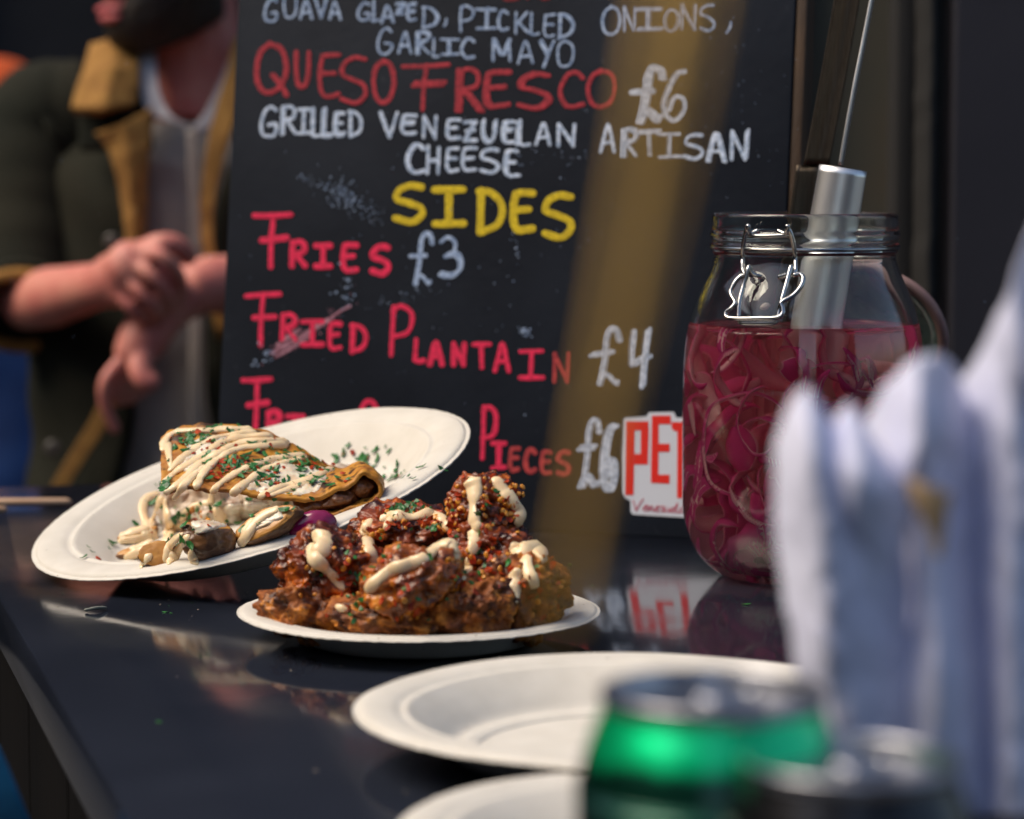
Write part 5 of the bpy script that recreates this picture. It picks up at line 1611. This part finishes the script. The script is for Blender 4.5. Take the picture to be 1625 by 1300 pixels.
# passer-by in a blue coat and orange hat behind the man
pbx, pby = P(-12, 400, 5.2).x, 5.2
pb_ = thing('person', V((pbx, pby, 0)), 'blurred passer-by in a blue coat and orange hat at the left edge', 'person')
mb = MB()
HH = V((pbx + .02, pby, P(12, 208, 5.2).z))
s2, f2, u2 = head(mb, HH, V((.9, -.4, 0)))
zs = HH.z - .235
limb(mb, [HH + V((0, .02, -.04)), V((pbx, pby + .02, zs))], [.055, .062])
for dz, rx, ry, rz in ((-.12, .17, .115, .16), (-.32, .155, .11, .18), (-.52, .165, .12, .14)):
    mb.ellipsoid((pbx, pby + .02, zs + dz), (rx, ry, rz), None, 4)
HANDS = []
for q in (-1, 1):
    s_ = V((pbx + q * .17, pby + .02, zs - .06)); e_ = V((pbx + q * .215, pby + .03, zs - .36)); w_ = V((pbx + q * .20, pby - .05, zs - .60))
    limb(mb, [s_, e_], [.052, .042]); limb(mb, [e_, w_], [.042, .028])
    limb(mb, [w_, w_ + V((0, -.02, -.08))], [.030, .034])
    fingers(mb, [[w_ + V((k * .017 - .026, -.02, -.08)), w_ + V((k * .018 - .027, -.032, -.12)), w_ + V((k * .017 - .026, -.028, -.145 - .01 * (k in (1, 2)))), w_ + V((k * .016 - .025, -.015, -.165 - .01 * (k in (1, 2))))] for k in range(4)], .0090)
    limb(mb, [w_ + V((-q * .028, -.03, -.03)), w_ + V((-q * .042, -.045, -.07)), w_ + V((-q * .040, -.045, -.10))], [.013, .011, .009])
    limb(mb, [V((pbx + q * .085, pby + .02, zs - .55)), V((pbx + q * .09, pby - q * .08, .46)), V((pbx + q * .09, pby - q * .05 + .04, .08))], [.08, .056, .04])
    limb(mb, [V((pbx + q * .09, pby - q * .05 + .06, .05)), V((pbx + q * .09, pby - q * .05 - .12, .035))], [.042, .034])
remesh(mb.build('body', M_skinm, pb_), .007, 3)
M_blue = mat('blue_coat', (.014, .055, .19), .8, (.010, .035, .13), 8, bump=.001, bscale=200)
rows = [ringpts(pbx, pby + .02, rx, ry, zs + dz, -pi, pi, 24) for dz, rx, ry in ((.0, .07, .068), (-.05, .15, .11), (-.12, .195, .14), (-.34, .185, .14), (-.56, .20, .15), (-.86, .225, .17))]
coat = MB().grid(rows, 60, 40, .012, lambda p, u, v: p + V((0, .012 * noise.noise(p * 9), 0))).build('coat', M_blue, pb_)
for q in (-1, 1):
    mb = MB()
    limb(mb, [V((pbx + q * .13, pby + .02, zs - .06)), V((pbx + q * .19, pby + .02, zs - .10)), V((pbx + q * .225, pby + .03, zs - .36)), V((pbx + q * .205, pby - .04, zs - .58))], [.06, .074, .060, .048], 24, 20)
    mb.build('coat_sleeve', M_blue, coat)
mb = MB()
mb.ellipsoid(HH + V((0, 0, .055)), (.090, .104, .088), None, 5, lambda p, q: V((q.x, q.y, max(q.z, -.035))) * (1 + .02 * noise.noise(p * 8)))
mb.tube([HH + V((.091 * cos(a), .105 * sin(a), .026)) for a in [2 * pi * i / 32 for i in range(33)]], .014, 12)
mb.build('knit_hat', mat('orange_knit', (.55, .085, .015), .95, (.42, .06, .012), 90, bump=.002, bscale=200), pb_)
mb = MB()
for q in (-1, 1):
    limb(mb, [V((pbx + q * .08, pby + .02, zs - .66)), V((pbx + q * .09, pby - q * .08, .46)), V((pbx + q * .09, pby - q * .05 + .04, .09))], [.10, .075, .058], 24, 20)
mb.build('trousers', mat('blue_jeans', (.015, .060, .17), .85, (.010, .038, .11), 20, bump=.001, bscale=200), pb_)
for q in (-1, 1):
    MB().ellipsoid((pbx + q * .09, pby - q * .05 - .03, .045), (.048, .14, .045), None, 4, lambda p, s_: V((s_.x, s_.y, max(s_.z, -.040)))).build('shoe', M_shoe, pb_)

# blue tarpaulin hung low on the outside of the counter, cut by the lower left corner
M_tarp = mat('blue_tarpaulin', (.020, .19, .36), .45, (.014, .13, .27), 9, bump=.001, bscale=60)
tp = [[(-170, 1150), (-60, 1155), (-2, 1186)], [(-170, 1240), (-60, 1240), (26, 1245)], [(-170, 1330), (-50, 1330), (60, 1330)], [(-170, 1480), (-30, 1480), (120, 1480)], [(-170, 1700), (0, 1700), (210, 1700)]]
def TPP(px, py): return P(px, py, 1.02 + (py - 1150) * .0001)
mb = MB().grid([[TPP(*p) for p in r] for r in tp], 30, 50, .002, lambda p, u, v: p + V((0, .006 * noise.noise(p * 22), 0)))
tag(mb.build('tarpaulin', M_tarp), 'blue tarpaulin sheet cut by the lower left corner beside the counter', 'tarpaulin')

# unseen frontage added beside and behind the camera: shapes reflections, blocks horizon light
M_frontage = mat('dark_frontage', (.030, .024, .021), .9, (.020, .017, .015), 3, bump=.004, bscale=40)
mb = MB()
mb.box((-9, -7.4, 0), (-1.5, -7, 6.5)); mb.box((1.1, -7.4, 0), (9, -7, 5.6))
for x in (-7.6, -5.6, -3.6, 2.2, 4.4, 6.6):
    for z in (1.2, 3.6):
        mb.box((x, -6.998, z), (x + 1.1, -6.95, z + .10)); mb.box((x - .05, -6.998, z + 1.5), (x + 1.15, -6.94, z + 1.62))
for z in (1.0, 2.2, 3.6):
    for y in range(-6, 6, 2):
        mb.box((-6.0, y, z), (-5.93, y + 1.1, z + .08))
mb.box((-6.4, -7.0, 0), (-6.0, 6.8, 4.6))
tag(mb.build('added_frontage', M_frontage, smooth=False), 'dark frontage added beside and behind the camera to shape reflections and block horizon light', 'building')
